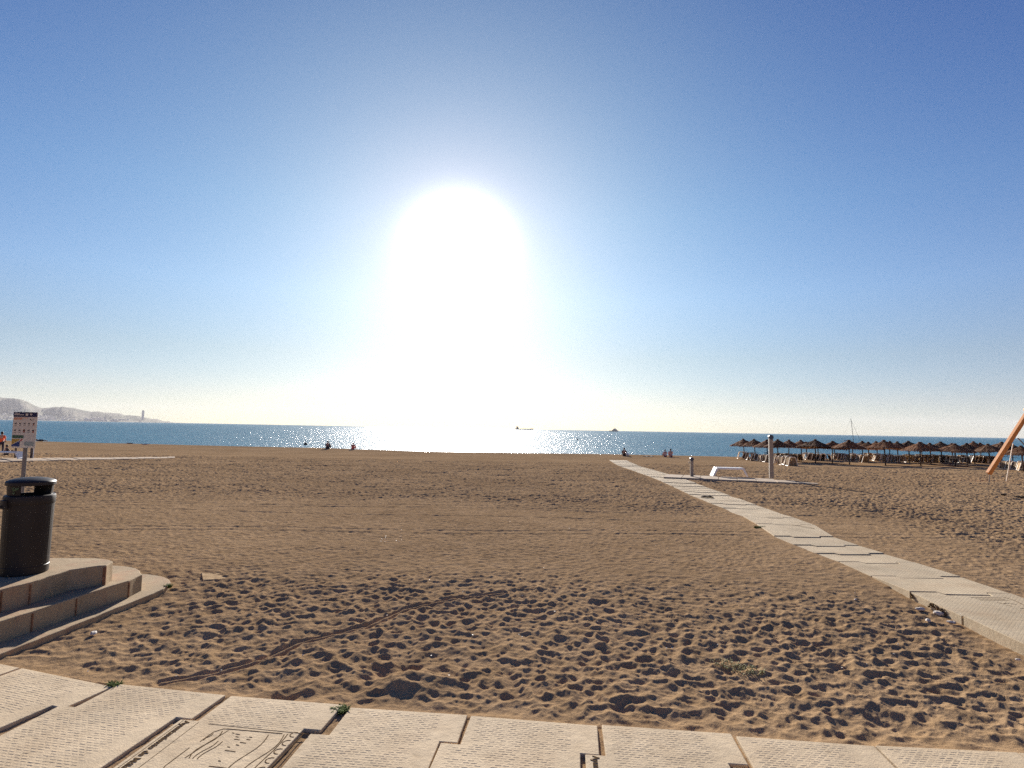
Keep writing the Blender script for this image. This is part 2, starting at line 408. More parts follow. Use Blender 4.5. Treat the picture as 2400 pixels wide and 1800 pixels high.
# far zones: ripples of a raked beach near the shore
hh += .012*np.sin(yn*2.4+2*fbm(xn*.05, yn*.2, 91, 2))*(yn > 49)*sstep(49, 52, yn)
for (ya, sl, sp) in ((11.9, .05, .42), (14.3, -.03, 1.5), (16.2, .09, .5)):                # old vehicle ruts across the raked sand
    for q_ in (0, sp):
        dl = yn-(ya+q_+sl*xn+.12*np.sin(xn*.7+ya)); hh += (-.013*np.exp(-(dl/.07)**2)+.008*np.exp(-((dl-.15)/.06)**2))*(fbm(xn*2, yn*2, 95, 2)+.2)
# a deep double pit with its spoil heap
for (px_, py_, r_, a_) in ((905, 1575, .10, -.06), (958, 1563, .09, -.05), (925, 1605, .24, .05), (985, 1600, .26, .05), (1460, 1660, .07, -.03), (2090, 1690, .16, -.06), (660, 1640, .12, -.05)):
    g = P(px_, py_, 0); hh += a_*np.exp(-(((xn-g.x)**2+((yn-g.y)*1.1)**2)/r_**2)**1.3)
# drag track
TR = [P(*q, 0) for q in ((380, 1602), (500, 1580), (620, 1545), (700, 1508), (860, 1470), (950, 1428), (1070, 1402), (1180, 1390))]
TQ = [(v.x, v.y) for v in TR]
sel = (yn < 9.5) & (xn < 1); td = np.full(xn.shape, 9.); td[sel] = polydist(xn[sel], yn[sel], TQ)[0]
k = np.exp(-(td/.06)**2); hh = hh*(1-.7*k)-.020*np.exp(-((td-.038)/.018)**2)+.008*np.exp(-(td/.02)**2)+.008*np.exp(-((td-.08)/.02)**2)-.006*k
z[near] += hh*(1-sstep(1.45, 1.59, np.abs(U.ravel()[near])))
# pavement: keep sand just below it
def fold(xv, yv):
    a = FRONT[0][0]; b = FRONT[-1][1]
    Q = [(s_[0].x, s_[0].y) for s_ in FRONT]+[(FRONT[-1][1].x, FRONT[-1][1].y)]
    Q = np.array(Q); ye = np.interp(xv, Q[:, 0], Q[:, 1]); return yv-ye
dd = fold(x, y)
inside = (dd < 0.0) & (dd > -1.42) & (x > FRONT[0][0].x-.1) & (x < FRONT[-1][1].x+.1)
edge = np.exp(-np.clip(np.abs(dd), 0, 9)/.16)*(dd > 0)
flat = z*0; m = (dd > 0) & (dd < .5)
z[m] = z[m]*(1-.75*edge[m]) + .020*edge[m]
lum = fbm(x[inside]*9, y[inside]*9, 77, 3)
z[inside] = .004+.020*lum
# path
m = (y > 3) & (y < 62) & (x > 3) & (x < 16)
d_, par = polydist(x[m], y[m], PATHC)
w = np.interp(par, np.arange(len(PATHW)), PATHW); pz = np.interp(par, np.arange(len(PATHZ)), PATHZ)
s_ = d_-w; zz = z[m]; 
gl = -0.75*np.clip((y[m]-9)/46, 0, 1)
k = np.exp(-np.clip(s_, 0, 9)/.22); zz = zz*(1-.7*k)+(gl+.005)*.7*k
flush = (pz-gl < .07); zz = np.where(flush, zz+.018*np.exp(-np.clip(s_, 0, 9)/.12), zz)
zz = np.where(s_ < -.03, pz-.035, zz); z[m] = zz
# left walkway and the wash pads sit on flattened sand
LC = np.array([[(a.x+b.x)/2, (a.y+b.y)/2] for a, b in zip(LW0, LW1)]); LWW = np.array([(a-b).length/2 for a, b in zip(LW0, LW1)])
m = (y > 30) & (y < 52) & (x < -18) & (x > -80)
d_, par = polydist(x[m], y[m], LC); w = np.interp(par, np.arange(len(LWW)), LWW)
z[m] = np.where(d_ < w*1.0+.1, -0.75*np.clip((y[m]-9)/46, 0, 1)-.05, z[m])
PADN = [G(1597, 1119.3, .10), G(1919, 1134, .06)]; PADF = [G(1570, 1110.5, .10), G(1915, 1128.5, .06)]
pd = (PADN[1]-PADN[0]); pdn = Vector((-pd.y, pd.x, 0)).normalized()
m = (y > 24) & (y < 36) & (x > 7) & (x < 18); rx = x[m]-PADN[0].x; ry = y[m]-PADN[0].y; pl = pd.to_2d().length
uu = (rx*pd.x+ry*pd.y)/pl; vv = rx*pdn.x+ry*pdn.y
z[m] = np.where((uu > -1.2) & (uu < pl+.0) & (vv > 0) & (vv < 2.4), z[m]-.08, z[m])
# under the steps
m = (x < -4.3) & (y > 4.2) & (y < 7.8) & (x > -9.5)
z[m] = np.minimum(z[m], .02)
nr, nc = SH
co = np.stack([x, y, z], 1).astype(np.float32)
idx = np.arange(nr*nc).reshape(nr, nc)
fc = np.stack([idx[:-1, :-1], idx[:-1, 1:], idx[1:, 1:], idx[1:, :-1]], -1).reshape(-1, 4).astype(np.int32)
me = bpy.data.meshes.new('sand'); me.vertices.add(len(co)); me.vertices.foreach_set('co', co.ravel())
me.loops.add(fc.size); me.loops.foreach_set('vertex_index', fc.ravel())
me.polygons.add(len(fc)); me.polygons.foreach_set('loop_start', np.arange(0, fc.size, 4, dtype=np.int32))
me.update(calc_edges=True); me.polygons.foreach_set('use_smooth', np.ones(len(fc), bool)); me.materials.append(M_SAND)
sand = bpy.data.objects.new('sand', me); C.objects.link(sand); struct(sand)
del co, fc, idx, X, Yg, U, c1, c2

# ------------------------------------------------------------------ sea
SEAZ = -1.9
mb = MB(); mb.add([(-13000, 60, SEAZ), (13000, 60, SEAZ), (13000, 13500, SEAZ), (-13000, 13500, SEAZ)], [(0, 1, 2, 3)])
struct(mb.build('sea', M_SEA))

# ------------------------------------------------------------------ front pavement
TAB = .12; U1, U2, UW = .37, 1.08, 1.45
mb = MB(); tb = MB()
frames = []
for i, (a, b) in enumerate(FRONT):
    ex = (b-a); Wd_ = ex.length; ex = ex.normalized(); ny = Vector((ex.y, -ex.x, 0)); ny.z = 0
    r_ = random.Random(i*3+1); tx, ty, tz = r_.uniform(-.006, .006), r_.uniform(-.004, .004), r_.uniform(-.004, .006)
    Wx = Wd_+.012; poly = [(0, 0), (Wx, 0), (Wx, U1), (Wx-TAB, U1), (Wx-TAB, U2), (Wx, U2), (Wx, UW), (0, UW), (0, U2-.010), (-TAB-.010, U2-.010), (-TAB-.010, U1+.010), (0, U1+.010)]
    f_ = lambda u, v, a=a, ex=ex, ny=ny, tx=tx, ty=ty, tz=tz: a+ex*u+ny*v+Vector((0, 0, tz+tx*(u-.4)+ty*(v-.5)))
    n = len(poly); top = [f_(u, v) for u, v in poly]; bot = [p_-Vector((0, 0, .12)) for p_ in top]
    mb.add(bot+top, [tuple(range(n, 2*n))[::-1], tuple(range(n))]+[((k+1) % n, k, n+k, n+(k+1) % n) for k in range(n)])
    frames.append((f_, Wd_))
    rows = 0; v = .03; vi = 0
    while v < UW-.05:
        u = .05+(.025 if vi % 2 else 0) - (TAB if U1+.03 < v < U2-.03 else 0)
        umax = Wd_-.17-(TAB-.04 if U1 < v < U2 else 0)
        while u < umax-.04:
            ok = True
            if i == 6 and v > .40 and u < umax+9: ok = (u < .08+.0) is False and (v > 1.35)     # emblem slab
            if i == 6 and v <= .40: ok = True
            if i == 9 and v > .38 and u < .05: ok = False
            if ok and r_.random() < .985:
                hgt_ = .0010*r_.uniform(.3, 1.3); l_, d2 = .043, .018
                cs = [f_(u, v), f_(u+l_, v), f_(u+l_, v+d2), f_(u, v+d2)]; ins = .0045
                ct = [f_(u+ins, v+ins), f_(u+l_-ins, v+ins), f_(u+l_-ins, v+d2-ins), f_(u+ins, v+d2-ins)]
                up = Vector((0, 0, hgt_)); dn = Vector((0, 0, -.001))
                tb.add([p_+dn for p_ in cs]+[p_+up for p_ in ct], [(7, 6, 5, 4), (1, 0, 4, 5), (2, 1, 5, 6), (3, 2, 6, 7), (0, 3, 7, 4)])
            u += .050
        v += .0255; vi += 1
pav = struct(mb.build('pavement', M_SLAB, bevel=.006))
tb.build('tread_pattern', M_SLAB, pav)

def engraved_lines(name, f_, lines, w_, mat, parent, closed=False, rise=.0012):
    m_ = MB()
    for ln in lines:
        for i in range(len(ln)-1):
            (u0, v0), (u1, v1) = ln[i], ln[i+1]; dx, dy = u1-u0, v1-v0; l_ = sqrt(dx*dx+dy*dy)+1e-9; nx, ny_ = -dy/l_*w_/2, dx/l_*w_/2
            ex_, ey_ = dx/l_*w_*.3, dy/l_*w_*.3
            q = [(u0+nx-ex_, v0+ny_-ey_), (u1+nx+ex_, v1+ny_+ey_), (u1-nx+ex_, v1-ny_+ey_), (u0-nx-ex_, v0-ny_-ey_)]
            rz_ = rise+.0003*(i % 2)
            vs = [f_(*p_)+Vector((0, 0, rz_)) for p_ in q]+[f_(*p_)-Vector((0, 0, .002)) for p_ in q]
            m_.add(vs, [(0, 1, 2, 3), (0, 4, 5, 1), (1, 5, 6, 2), (2, 6, 7, 3), (3, 7, 4, 0)])
    return m_.build(name, mat, parent)
def wav(u0, v0, u1, v1, amp_, n_=10, k_=1.):
    return [(u0+(u1-u0)*i/n_+amp_*sin(k_*pi*2*i/n_)*(v1 != v0), v0+(v1-v0)*i/n_+amp_*sin(k_*pi*2*i/n_)*(v1 == v0)) for i in range(n_+1)]
def text_obj(name, body, f_, u, v, size, mat, parent):
    """raised-relief lettering that runs across the walkway, tops of the letters to the right"""
    cu = bpy.data.curves.new(name, 'FONT'); cu.body = body; cu.size = size; cu.extrude = .0012; cu.offset = .0012
    o = bpy.data.objects.new(name, cu); C.objects.link(o)
    o0 = f_(u, v); ax = (f_(u, v+.1)-o0).normalized(); up = (f_(u+.1, v)-o0).normalized(); nz = ax.cross(up)
    M = Matrix((ax, up, nz)).transposed().to_4x4(); M.translation = o0+Vector((0, 0, .0012)); o.matrix_world = M
    dg = bpy.context.evaluated_depsgraph_get(); mesh = bpy.data.meshes.new_from_object(o.evaluated_get(dg)); mesh.name = name
    bpy.data.objects.remove(o); o = bpy.data.objects.new(name, mesh); C.objects.link(o); mesh.materials.clear(); mesh.materials.append(mat)
    o.parent = parent; o.matrix_world = M; return o
f6, W6 = frames[6]
text_obj('lettering', 'Ayuntamiento de M\u00e1laga', f6, -.082, .395, .062, M_GROOVE, pav)
text_obj('lettering', 'Ayuntamiento de M\u00e1laga', frames[9][0], -.085, .395, .062, M_GROOVE, pav)
eb = []
eb += [[(.19, .62), (.20, .50), (.24, .455), (.27, .45), (.66, .45)], [(.17, .70), (.16, .9), (.19, .98), (.24, 1.0)]]
eb += [wav(.25, .48, .245, .80, .02), wav(.21, .52, .20, .60, .004), wav(.30, .60, .27, .80, .008), wav(.33, .60, .30, .80, .008), [(.285, .47), (.25, .62), (.22, .80)]]
eb += [wav(.58, .48, .56, .95, .02, 12), wav(.68, .46, .66, .98, .025, 12), wav(.70, .45, .71, 1.0, .008, 12), [(.80, .42), (.79, 1.0)]]
for vv_ in (.45, .55, .65, .75, .85):
    eb.append([(.72+.03*(1-cos(a_)), vv_+.03*sin(a_)) for a_ in np.linspace(-1.8, 1.8, 8)])
for (u_, v_, l_) in ((.36, .50, .03), (.38, .53, .02), (.39, .56, .035), (.47, .52, .02), (.47, .55, .025), (.45, .59, .04), (.44, .62, .02), (.40, .65, .018), (.41, .69, .07), (.44, .80, .015), (.42, .86, .11), (.33, .49, .015)):
    eb.append([(u_, v_), (u_+l_, v_+.004)])
engraved_lines('emblem', f6, eb, .0065, M_GROOVE, pav)
engraved_lines('emblem', f6, [[(-.10, .395), (-.10, 1.06)], [(.02, .40), (.02, 1.04)], [(.10, .41), (.84, .43)]], .0035, M_GROOVE, pav)

# ------------------------------------------------------------------ path of precast slabs
mb = MB(); uvs = []
S1, S2 = .27, .77
def shape(a0, b0, a1, b1, zj, g=.012):
    """slab between near joint a0-b0 and far joint a1-b1, tongue towards the camera"""
    ln = ((a1-a0).length+(b1-b0).length)/2; tb_ = .13/ln; gg = g/ln
    st = [(0, gg), (S1, gg), (S1+.03, gg-tb_), (S2-.03, gg-tb_), (S2, gg), (1, gg), (1, 1-gg), (S2, 1-gg), (S2-.03, 1-gg-tb_), (S1+.03, 1-gg-tb_), (S1, 1-gg), (0, 1-gg)]
    out = []
    for s_, t_ in st:
        out.append((a0.lerp(b0, s_)).lerp(a1.lerp(b1, s_), t_)+Vector((0, 0, zj(s_, t_))))
    return out, st, (b0-a0).length, ln
slabf = {}
for i in range(len(PA)-1):
    r_ = random.Random(100+i); z0, s0, t0 = r_.uniform(-.009, .014), r_.uniform(-.012, .012), r_.choice([0, 0, -.008, -.018])
    if i in (4, 5): z0 = .004
    zj = lambda s_, t_, z0=z0, s0=s0, t0=t0: z0+s0*(s_-.5)+t0*(t_-.5)
    top, st, wd, ln = shape(PA[i], PB[i], PA[i+1], PB[i+1], zj, .013 if PA[i].y > 20 else .014)
    n = len(top); bot = [p_-Vector((0, 0, .17)) for p_ in top]
    o0 = len(mb.v); mb.add(bot+top, [tuple(range(n, 2*n)), tuple(range(n))[::-1]]+[(k, (k+1) % n, n+(k+1) % n, n+k) for k in range(n)])
    for k, (s_, t_) in enumerate(st): mb.uv[o0+n+k] = (s_*wd, t_*ln); mb.uv[o0+k] = (s_*wd, t_*ln)
    slabf[i] = (lambda u, v, a=PA[i], b=PB[i], c=PA[i+1], d=PB[i+1], wd=wd, ln=ln, zj=zj: (a.lerp(b, u/wd)).lerp(c.lerp(d, u/wd), 1-v/ln)+Vector((0, 0, zj(u/wd, 1-v/ln))))
path = struct(mb.build('path', M_PATH))
uvl = path.data.uv_layers.new(name='UVMap')
for lp in path.data.loops: uvl.data[lp.index].uv = mb.uv[lp.vertex_index]
bv = path.modifiers.new('bevel', 'BEVEL'); bv.width = .007; bv.segments = 2; bv.limit_method = 'ANGLE'; bv.angle_limit = radians(40)
# crest pressed into the second slab
e2 = [[(.62, .24), (1.0, .24)], [(.64, .30), (1.0, .30)], [(.66, .35), (1.02, .35)], [(.80, .45), (.84, .50), (.90, .46), (.97, .52)], [(.83, .55), (.86, .60)], [(.9, .68), (1.1, .67)], [(.93, .72), (1.25, .72)], [(.88, .79), (1.26, .79)], wav(1.05, .2, 1.08, .7, .02)]
engraved_lines('emblem', slabf[4], e2, .010, M_GROOVE, path)
e2 = [[(.55, .20), (.95, .20)], [(.6, .28), (.9, .27)], [(.66, .33), (.95, .33)]]
engraved_lines('emblem', slabf[11], e2, .010, M_GROOVE, path)
# dirt-filled crack across two slabs
f_ = slabf[10]; engraved_lines('crack', f_, [[(.68, .02), (.78, .2), (.86, .33), (.95, .5), (1.05, .6), (1.1, .7)], [(.72, .02), (.9, .25), (1.06, .45), (1.12, .62)]], .02, M_GROOVE, path)

# left walkway
mb = MB()
la, lb = resample(LW0, 34), resample(LW1, 34)
for i in range(34):
    a0, a1, b1, b0 = la[i], la[i+1], lb[i+1], lb[i]; g = (a1-a0)*.012; r_ = random.Random(i); dz = Vector((0, 0, r_.uniform(-.012, .02)))
    q = [a0+g+dz, a1-g+dz, b1-g+dz, b0+g+dz]
    mb.add([p_-Vector((0, 0, .16)) for p_ in q]+q, [(3, 2, 1, 0), (4, 5, 6, 7), (0, 1, 5, 4), (1, 2, 6, 5), (2, 3, 7, 6), (3, 0, 4, 7)])
struct(mb.build('walkway', M_PAD, bevel=.008))

# ------------------------------------------------------------------ concrete steps (left)
def zoom2(a, b, z_): return P(a/3.457, 1080+b/3.457, z_)
ZT = (.47, .25, .055)
T1 = [zoom2(*q, ZT[0]) for q in ((0, 1045), (240, 985), (560, 885), (800, 850), (862, 848), (915, 815), (880, 800), (770, 787), (420, 785))]
T2 = [zoom2(*q, ZT[1]) for q in ((0, 1300), (250, 1225), (600, 1110), (870, 1022), (1050, 970), (1155, 920), (1135, 890), (1095, 868), (1010, 852), (925, 847))]
T3 = [zoom2(*q, ZT[2]) for q in ((0, 1565), (300, 1450), (700, 1290), (1050, 1150), (1230, 1078), (1325, 1035), (1385, 985), (1370, 960), (1330, 940), (1260, 925), (1165, 915))]
def outline(T, back):
    d = (T[0]-T[1]).normalized(); pts = [T[0]+d*1.4+Vector((-.15, 0, 0)), T[0]+d*.6+Vector((-.03, 0, 0))]+T
    pts += [Vector((T[-1].x-1.2, T[-1].y+back, 0)), Vector((-9.0, T[-1].y+back, 0)), Vector((-9.0, pts[0].y, 0))]
    return [(p_.x, p_.y) for p_ in pts]
steps = empty('concrete_steps', (-5.2, 6, 0)); tag(steps, 'rounded flight of three worn concrete steps with rust stains under the litter bin', 'steps')
inv = Vector((5.2, -6, 0))
for nm, T, z0, z1, bk in (('bottom_step', T3, -.15, ZT[2], .12), ('middle_step', T2, ZT[2]-.03, ZT[1], .12), ('top_step', T1, ZT[1]-.03, ZT[0], .1)):
    pl_ = [(p_[0]+inv.x, p_[1]+inv.y) for p_ in outline(T, bk)]
    # refine the outline and roughen it slightly
    o2 = []
    for i in range(len(pl_)):
        a, b = Vector(pl_[i]), Vector(pl_[(i+1) % len(pl_)]); n_ = max(1, int((b-a).length/.09))
        for k in range(n_):
            p_ = a.lerp(b, k/n_); j = .007 if k else .003
            o2.append((p_.x+random.uniform(-j, j), p_.y+random.uniform(-j, j)))
    m_ = MB().prism(o2, z0, z1); m_.build(nm, M_STEP, steps, bevel=.010, seg=2)

M_RUST = simple('rust_stain_material', (.24, .12, .065), .9, 0, .5, 30, .0, .05)
for (a_, b_, zt_, zb_, w_) in ((290, 984, ZT[0], ZT[1], .035), (850, 849, ZT[0], ZT[1], .05), (20, 1042, ZT[0], ZT[1], .02), (622, 1103, ZT[1], ZT[2], .02), (265, 1220, ZT[1], ZT[2], .02), (1046, 971, ZT[1], ZT[2], .03)):
    T_ = T1 if zt_ == ZT[0] else T2; q = zoom2(a_, b_, zt_)
    best = min(((T_[i], T_[i+1]) for i in range(len(T_)-1)), key=lambda ab: abs((q-ab[0]).xy.cross((ab[1]-ab[0]).xy.normalized()))+((q-(ab[0]+ab[1])/2).length > (ab[1]-ab[0]).length*.55)*9)
    d_ = (best[1]-best[0]).normalized(); t_ = (q-best[0]).dot(d_); q = best[0]+d_*t_
    hgt_ = zt_-zb_-.022; m_ = MB(); r_ = random.Random(int(a_))
    m_.box((q.x+5.2, q.y-6, zb_+.004+hgt_/2), (w_*r_.uniform(.4, .7), .020, hgt_), rz=atan2(d_.y, d_.x)); m_.build('rust_stain', M_RUST, steps, bevel=.003)

# ------------------------------------------------------------------ litter bin
BP = P(50, 1343, ZT[0]); rb = .275
ba = atan2(-BP.y, -BP.x)                                       # direction towards the camera
bn = empty('litter_bin', (BP.x, BP.y+.03, ZT[0])); bn.scale = (.80, .80, .93); tag(bn, 'tall dark brown round litter bin with hooded lid standing on concrete steps', 'litter bin')
def ribbed(m_, r0, r1, z0, z1, n_=160, ribs=40, dep=.0014):
    vs = []
    for (r_, z_) in ((r0, z0), (r1, z1)):
        for k in range(n_):
            a_ = 2*pi*k/n_; q = r_-dep*(1 if (k*ribs*2//n_) % 2 else 0); vs.append((q*cos(a_), q*sin(a_), z_))
    m_.add(vs, [(k, (k+1) % n_, n_+(k+1) % n_, n_+k) for k in range(n_)])
m_ = MB(); m_.lathe([(0, .0), (.252, 0), (.262, .012), (.264, .09), (.259, .095)], 72); ribbed(m_, .261, .270, .095, .79)
m_.lathe([(.268, .79), (.277, .792), (.279, .80), (.280, .868), (.275, .884), (.262, .892), (.232, .893), (.232, .60), (0, .60)], 72)
autosmooth(m_.build('body', M_BIN, bn), 35)
# hood: two wall panels leave a wide opening through the bin
hd = MB(); g0 = ba
for (s0, s1) in ((g0+radians(64), g0+radians(171)), (g0-radians(125), g0-radians(24))):
    hd.lathe([(.240, .88), (.252, 1.03), (.246, 1.03), (.234, .88), (.240, .88)], 16, a0=s0, a1=s1)
    for a_ in (s0, s1):
        c_, s_ = cos(a_), sin(a_); hd.add([(.240*c_, .240*s_, .88), (.252*c_, .252*s_, 1.03), (.246*c_, .246*s_, 1.03), (.234*c_, .234*s_, .88)], [(0, 1, 2, 3)])
autosmooth(hd.build('hood', M_BIN, bn), 50)
m_ = MB(); m_.lathe([(0, 1.092), (.09, 1.088), (.17, 1.078), (.235, 1.062), (.262, 1.050), (.271, 1.038), (.272, 1.006), (.264, 1.002), (.256, 1.002), (.252, 1.02), (0, 1.02)], 72)
autosmooth(m_.build('lid', M_BIN, bn), 35)
m_ = MB(); a_ = ba+radians(38)
for k in range(9):
    rr = random.Random(k); aa = -a_*0+ba-radians(38)+rr.uniform(-.16, .16); zz_ = .955+rr.uniform(-.04, .03); 
    c_ = Vector((cos(aa)*.253, sin(aa)*.253, zz_)); m_.box(c_, (.004, rr.uniform(.015, .04), rr.uniform(.01, .02)), M=Matrix.Rotation(aa, 3, 'Z') @ Matrix.Rotation(rr.uniform(-.6, .6), 3, 'X'))
m_.build('sticker', M_GREEN, bn)
m_ = MB(); aa = ba-radians(62); m_.box((cos(aa)*.29, sin(aa)*.29, .80), (.06, .07, .10), rz=aa); m_.box((cos(aa)*.37, sin(aa)*.37, .775), (.16, .03, .03), rz=aa)
m_.build('lock_bracket', M_BIN2, bn, bevel=.006)
m_ = MB(); m_.box((cos(aa)*.45, sin(aa)*.45, .45), (.05, .05, .95), rz=aa); m_.build('mounting_post', M_GREEN, bn, bevel=.004)

# ------------------------------------------------------------------ foot-wash station (right)
pad = empty('shower_pad', (PADN[0].x, PADN[0].y, PADN[0].z)); tag(pad, 'low concrete slab platform with bench and shower post beside the walkway', 'platform')
pl = pd.to_2d().length; pu = Vector((pd.x, pd.y, 0)).normalized(); nseg = 7
for i in range(-1, nseg):
    u0, u1 = pl*i/nseg+.01, pl*(i+1)/nseg-.01; dz = random.uniform(-.006, .006)
    dep = 2.05 if i < 5 else (1.35 if i == 5 else .75)
    q = [pu*u0, pu*u1, pu*u1+pdn*dep*(1 if i != 6 else .55), pu*u0+pdn*dep]; zf = lambda u: (PADN[1].z-PADN[0].z)*max(0, min(1, u/pl))+dz
    zs = [zf(u0), zf(u1), zf(u1), zf(u0)]
    vs = [p_+Vector((0, 0, h_)) for p_, h_ in zip(q, zs)]; 
    MB().add([v_-Vector((0, 0, .2)) for v_ in vs]+vs, [(3, 2, 1, 0), (4, 5, 6, 7), (0, 1, 5, 4), (1, 2, 6, 5), (2, 3, 7, 6), (3, 0, 4, 7)]).build('slab', M_PAD, pad, bevel=.015)
def wash_bench(label, c, rz, kx=1.):
    b = empty('wash_bench', c, rz); tag(b, label, 'bench', 'foot wash benches')
    t1, t2, hh_, th, dp = .72*kx, .94*kx, .47, .10, .60
    MB().box((0, 0, hh_-th/2), (2*t1, dp, th)).build('seat', M_WHITE, b, bevel=.012)
    for s_ in (-1, 1):
        m_ = MB(); vs = []
        for yy in (-dp/2, dp/2):
            for (xx, zz_) in ((s_*(t1+.002), hh_), (s_*(t1-.075), hh_-th-.002), (s_*(t2-.085), 0), (s_*t2, 0)): vs.append((xx, yy, zz_))
        fs = [(0, 1, 2, 3), (7, 6, 5, 4), (0, 4, 5, 1), (1, 5, 6, 2), (2, 6, 7, 3), (3, 7, 4, 0)]
        if s_ < 0: fs = [f[::-1] for f in fs]
        m_.add(vs, fs).build('leg', M_WHITE, b, bevel=.01)
    return b
g = P(1708, 1116.0, PADN[0].z-.012)
wash_bench('white concrete bench with splayed legs on platform beside the tall shower column', (g.x, g.y, g.z), radians(-3))
g = P(1621.5, 1116.4, PADN[0].z)
fp = empty('foot_shower', (g.x, g.y, g.z), radians(-8)); tag(fp, 'short steel foot shower post with dark rounded top and side tap', 'foot shower')
MB().box((0, 0, .45), (.16, .16, .90)).build('post', M_STEEL, fp, bevel=.02)
m_ = MB(); m_.tube([(0, -.088, .90), (0, .088, .90)], .10, 20); autosmooth(m_.build('cap', M_DARK, fp))
m_ = MB(); m_.tube([(-.08, 0, .70), (-.15, 0, .70), (-.17, 0, .66)], .018, 8); m_.tube([(-.14, 0, .70), (-.14, 0, .76)], .022, 8); m_.build('tap', M_STEEL, fp, smooth=True)
g = P(1808, 1120.8, PADN[0].z-.02); Hc = AT(1806, 1018.3, g.y).z-g.z
sc = empty('shower_column', (g.x, g.y, g.z), radians(-11)); tag(sc, 'tall square brown shower column with dark rounded cap in front of the parasols', 'shower')
MB().box((0, 0, (Hc-.16)/2), (.20, .20, Hc-.16)).build('post', M_STEEL, sc, bevel=.015)
m_ = MB(); m_.tube([(0, -.103, Hc-.14), (0, .103, Hc-.14)], .125, 24); autosmooth(m_.build('cap', M_DARK, sc))
m_ = MB(); m_.tube([(0, .10, Hc-.25), (0, .22, Hc-.24), (0, .25, Hc-.28)], .03, 10); m_.build('shower_head', M_GALV, sc, smooth=True)

# ------------------------------------------------------------------ left: sign, bench, post
g = G(24, 1074.5, .04)
wash_bench('white concrete bench on the left walkway beside the beach information board', (g.x, g.y-.2, g.z), radians(2), 1.0)
g = G(73, 1074, .04); Yb = g.y
sb = empty('information_board', (g.x, g.y, g.z)); tag(sb, 'tall beach information board with navy header and pictograms at left walkway', 'sign')
top = AT(61, 966, Yb).z-g.z; botz = AT(55, 1050, Yb).z-g.z; wl = AT(29.5, 1010, Yb).x-g.x; wr = AT(85, 1010, Yb).x-g.x
pw, ph = wr-wl, top-botz; cx = (wl+wr)/2
M_PANEL = simple('board_face_material', (.60, .50, .38), .6, 0, .06, 2)
MB().box((cx, 0, (top+botz)/2), (pw, .07, ph)).build('panel', M_PANEL, sb, bevel=.01)
lg = MB(); lg.box((wr-.20, .02, botz/2), (.16, .06, botz)); lg.build('leg', M_POLE, sb, bevel=.005)
lg = MB(); lg.box((wr-.08, .02, botz/2), (.035, .04, botz)); lg.build('leg', M_WHITE, sb)
lg = MB(); lg.box((wl+.30, .02, botz/2), (.10, .06, botz)); lg.build('leg', M_POLE, sb)
def flat(name, items, mat, y_=-.0375):
    for it in items:
        if len(it) == 4: u0, v0, u1, v1 = it; q = [(u0, v0), (u1, v0), (u1, v1), (u0, v1)]
        else: q = it[0]
        n_ = len(q); vs = [(wl+u*pw, y_-.002, botz+v*ph) for u, v in q]+[(wl+u*pw, y_+.006, botz+v*ph) for u, v in q]
        MB().add(vs, [tuple(range(n_)), tuple(range(n_, 2*n_))[::-1]]+[(k, n_+k, n_+(k+1) % n_, (k+1) % n_) for k in range(n_)]).build(name, mat, sb)
flat('header', [(.0, .865, 1, 1)], cloth('navy_print_material', (.012, .012, .05)))
flat('header_lettering', [(.04, .915, .14, .94), (.15, .915, .22, .94), (.24, .915, .44, .935), (.05, .955, .26, .97), (.52, .90, .62, .96), (.70, .935, .80, .96), (.73, .905, .77, .93)], M_PANEL, -.040)
flat('orange_title', [(.03, .79, .2, .82), (.22, .79, .38, .82), (.03, .83, .62, .845)], cloth('orange_print_material', (.55, .16, .05)))
pic = []
for r_, cnt in ((.66, 5), (.47, 5)):
    for k in range(cnt):
        u = .08+k*.19
        pic += [(u, r_, u+.05, r_+.035), (u+.06, r_-.01, u+.08, r_+.05), (u, r_-.045, u+.09, r_-.035)]
pic += [([(.70, .80), (.76, .765), (.88, .80), (.90, .815), (.78, .79), (.72, .82)],)]
flat('pictogram', pic, cloth('dark_print_material', (.09, .07, .06)))
flat('pictogram', [(.46, .44, .54, .52), (.86, .43, .92, .50), (.86, .64, .90, .69)], cloth('red_print_material', (.42, .12, .07)))
flat('green_strip', [(.02, .27, .50, .355)], cloth('green_print_material', (.05, .10, .05)))
flat('yellow_field', [([(.02, .09), (.35, .22), (.36, .25), (.02, .25)],)], cloth('yellow_print_material', (.42, .24, .04)))
flat('blue_field', [([(.02, .04), (.36, .04), (.36, .20), (.02, .08)],)], cloth('blue_print_material', (.02, .035, .12)))
flat('red_flag', [([(.36, .17), (.42, .19), (.48, .25), (.40, .25)],)], cloth('flag_print_material', (.5, .08, .05)))
flat('map_panel', [(.55, .06, .96, .18)], cloth('grey_print_material', (.28, .29, .24)))
g0_ = AT(57, 1050, 13.5); zg = zb(13.5)
pp = empty('thin_post', (AT(50.5, 1160, 13.5).x, 13.5, zg)); tag(pp, 'thin grey metal post standing in sand behind the litter bin', 'post')
m_ = MB(); m_.box((.0, 0, (g0_.z-zg)/2), (.062, .062, g0_.z-zg)); m_.build('shaft', M_GALV, pp, bevel=.006)
MB().box((-.0, 0, g0_.z-zg+.006), (.072, .072, .014)).build('cap', M_GALV, pp)

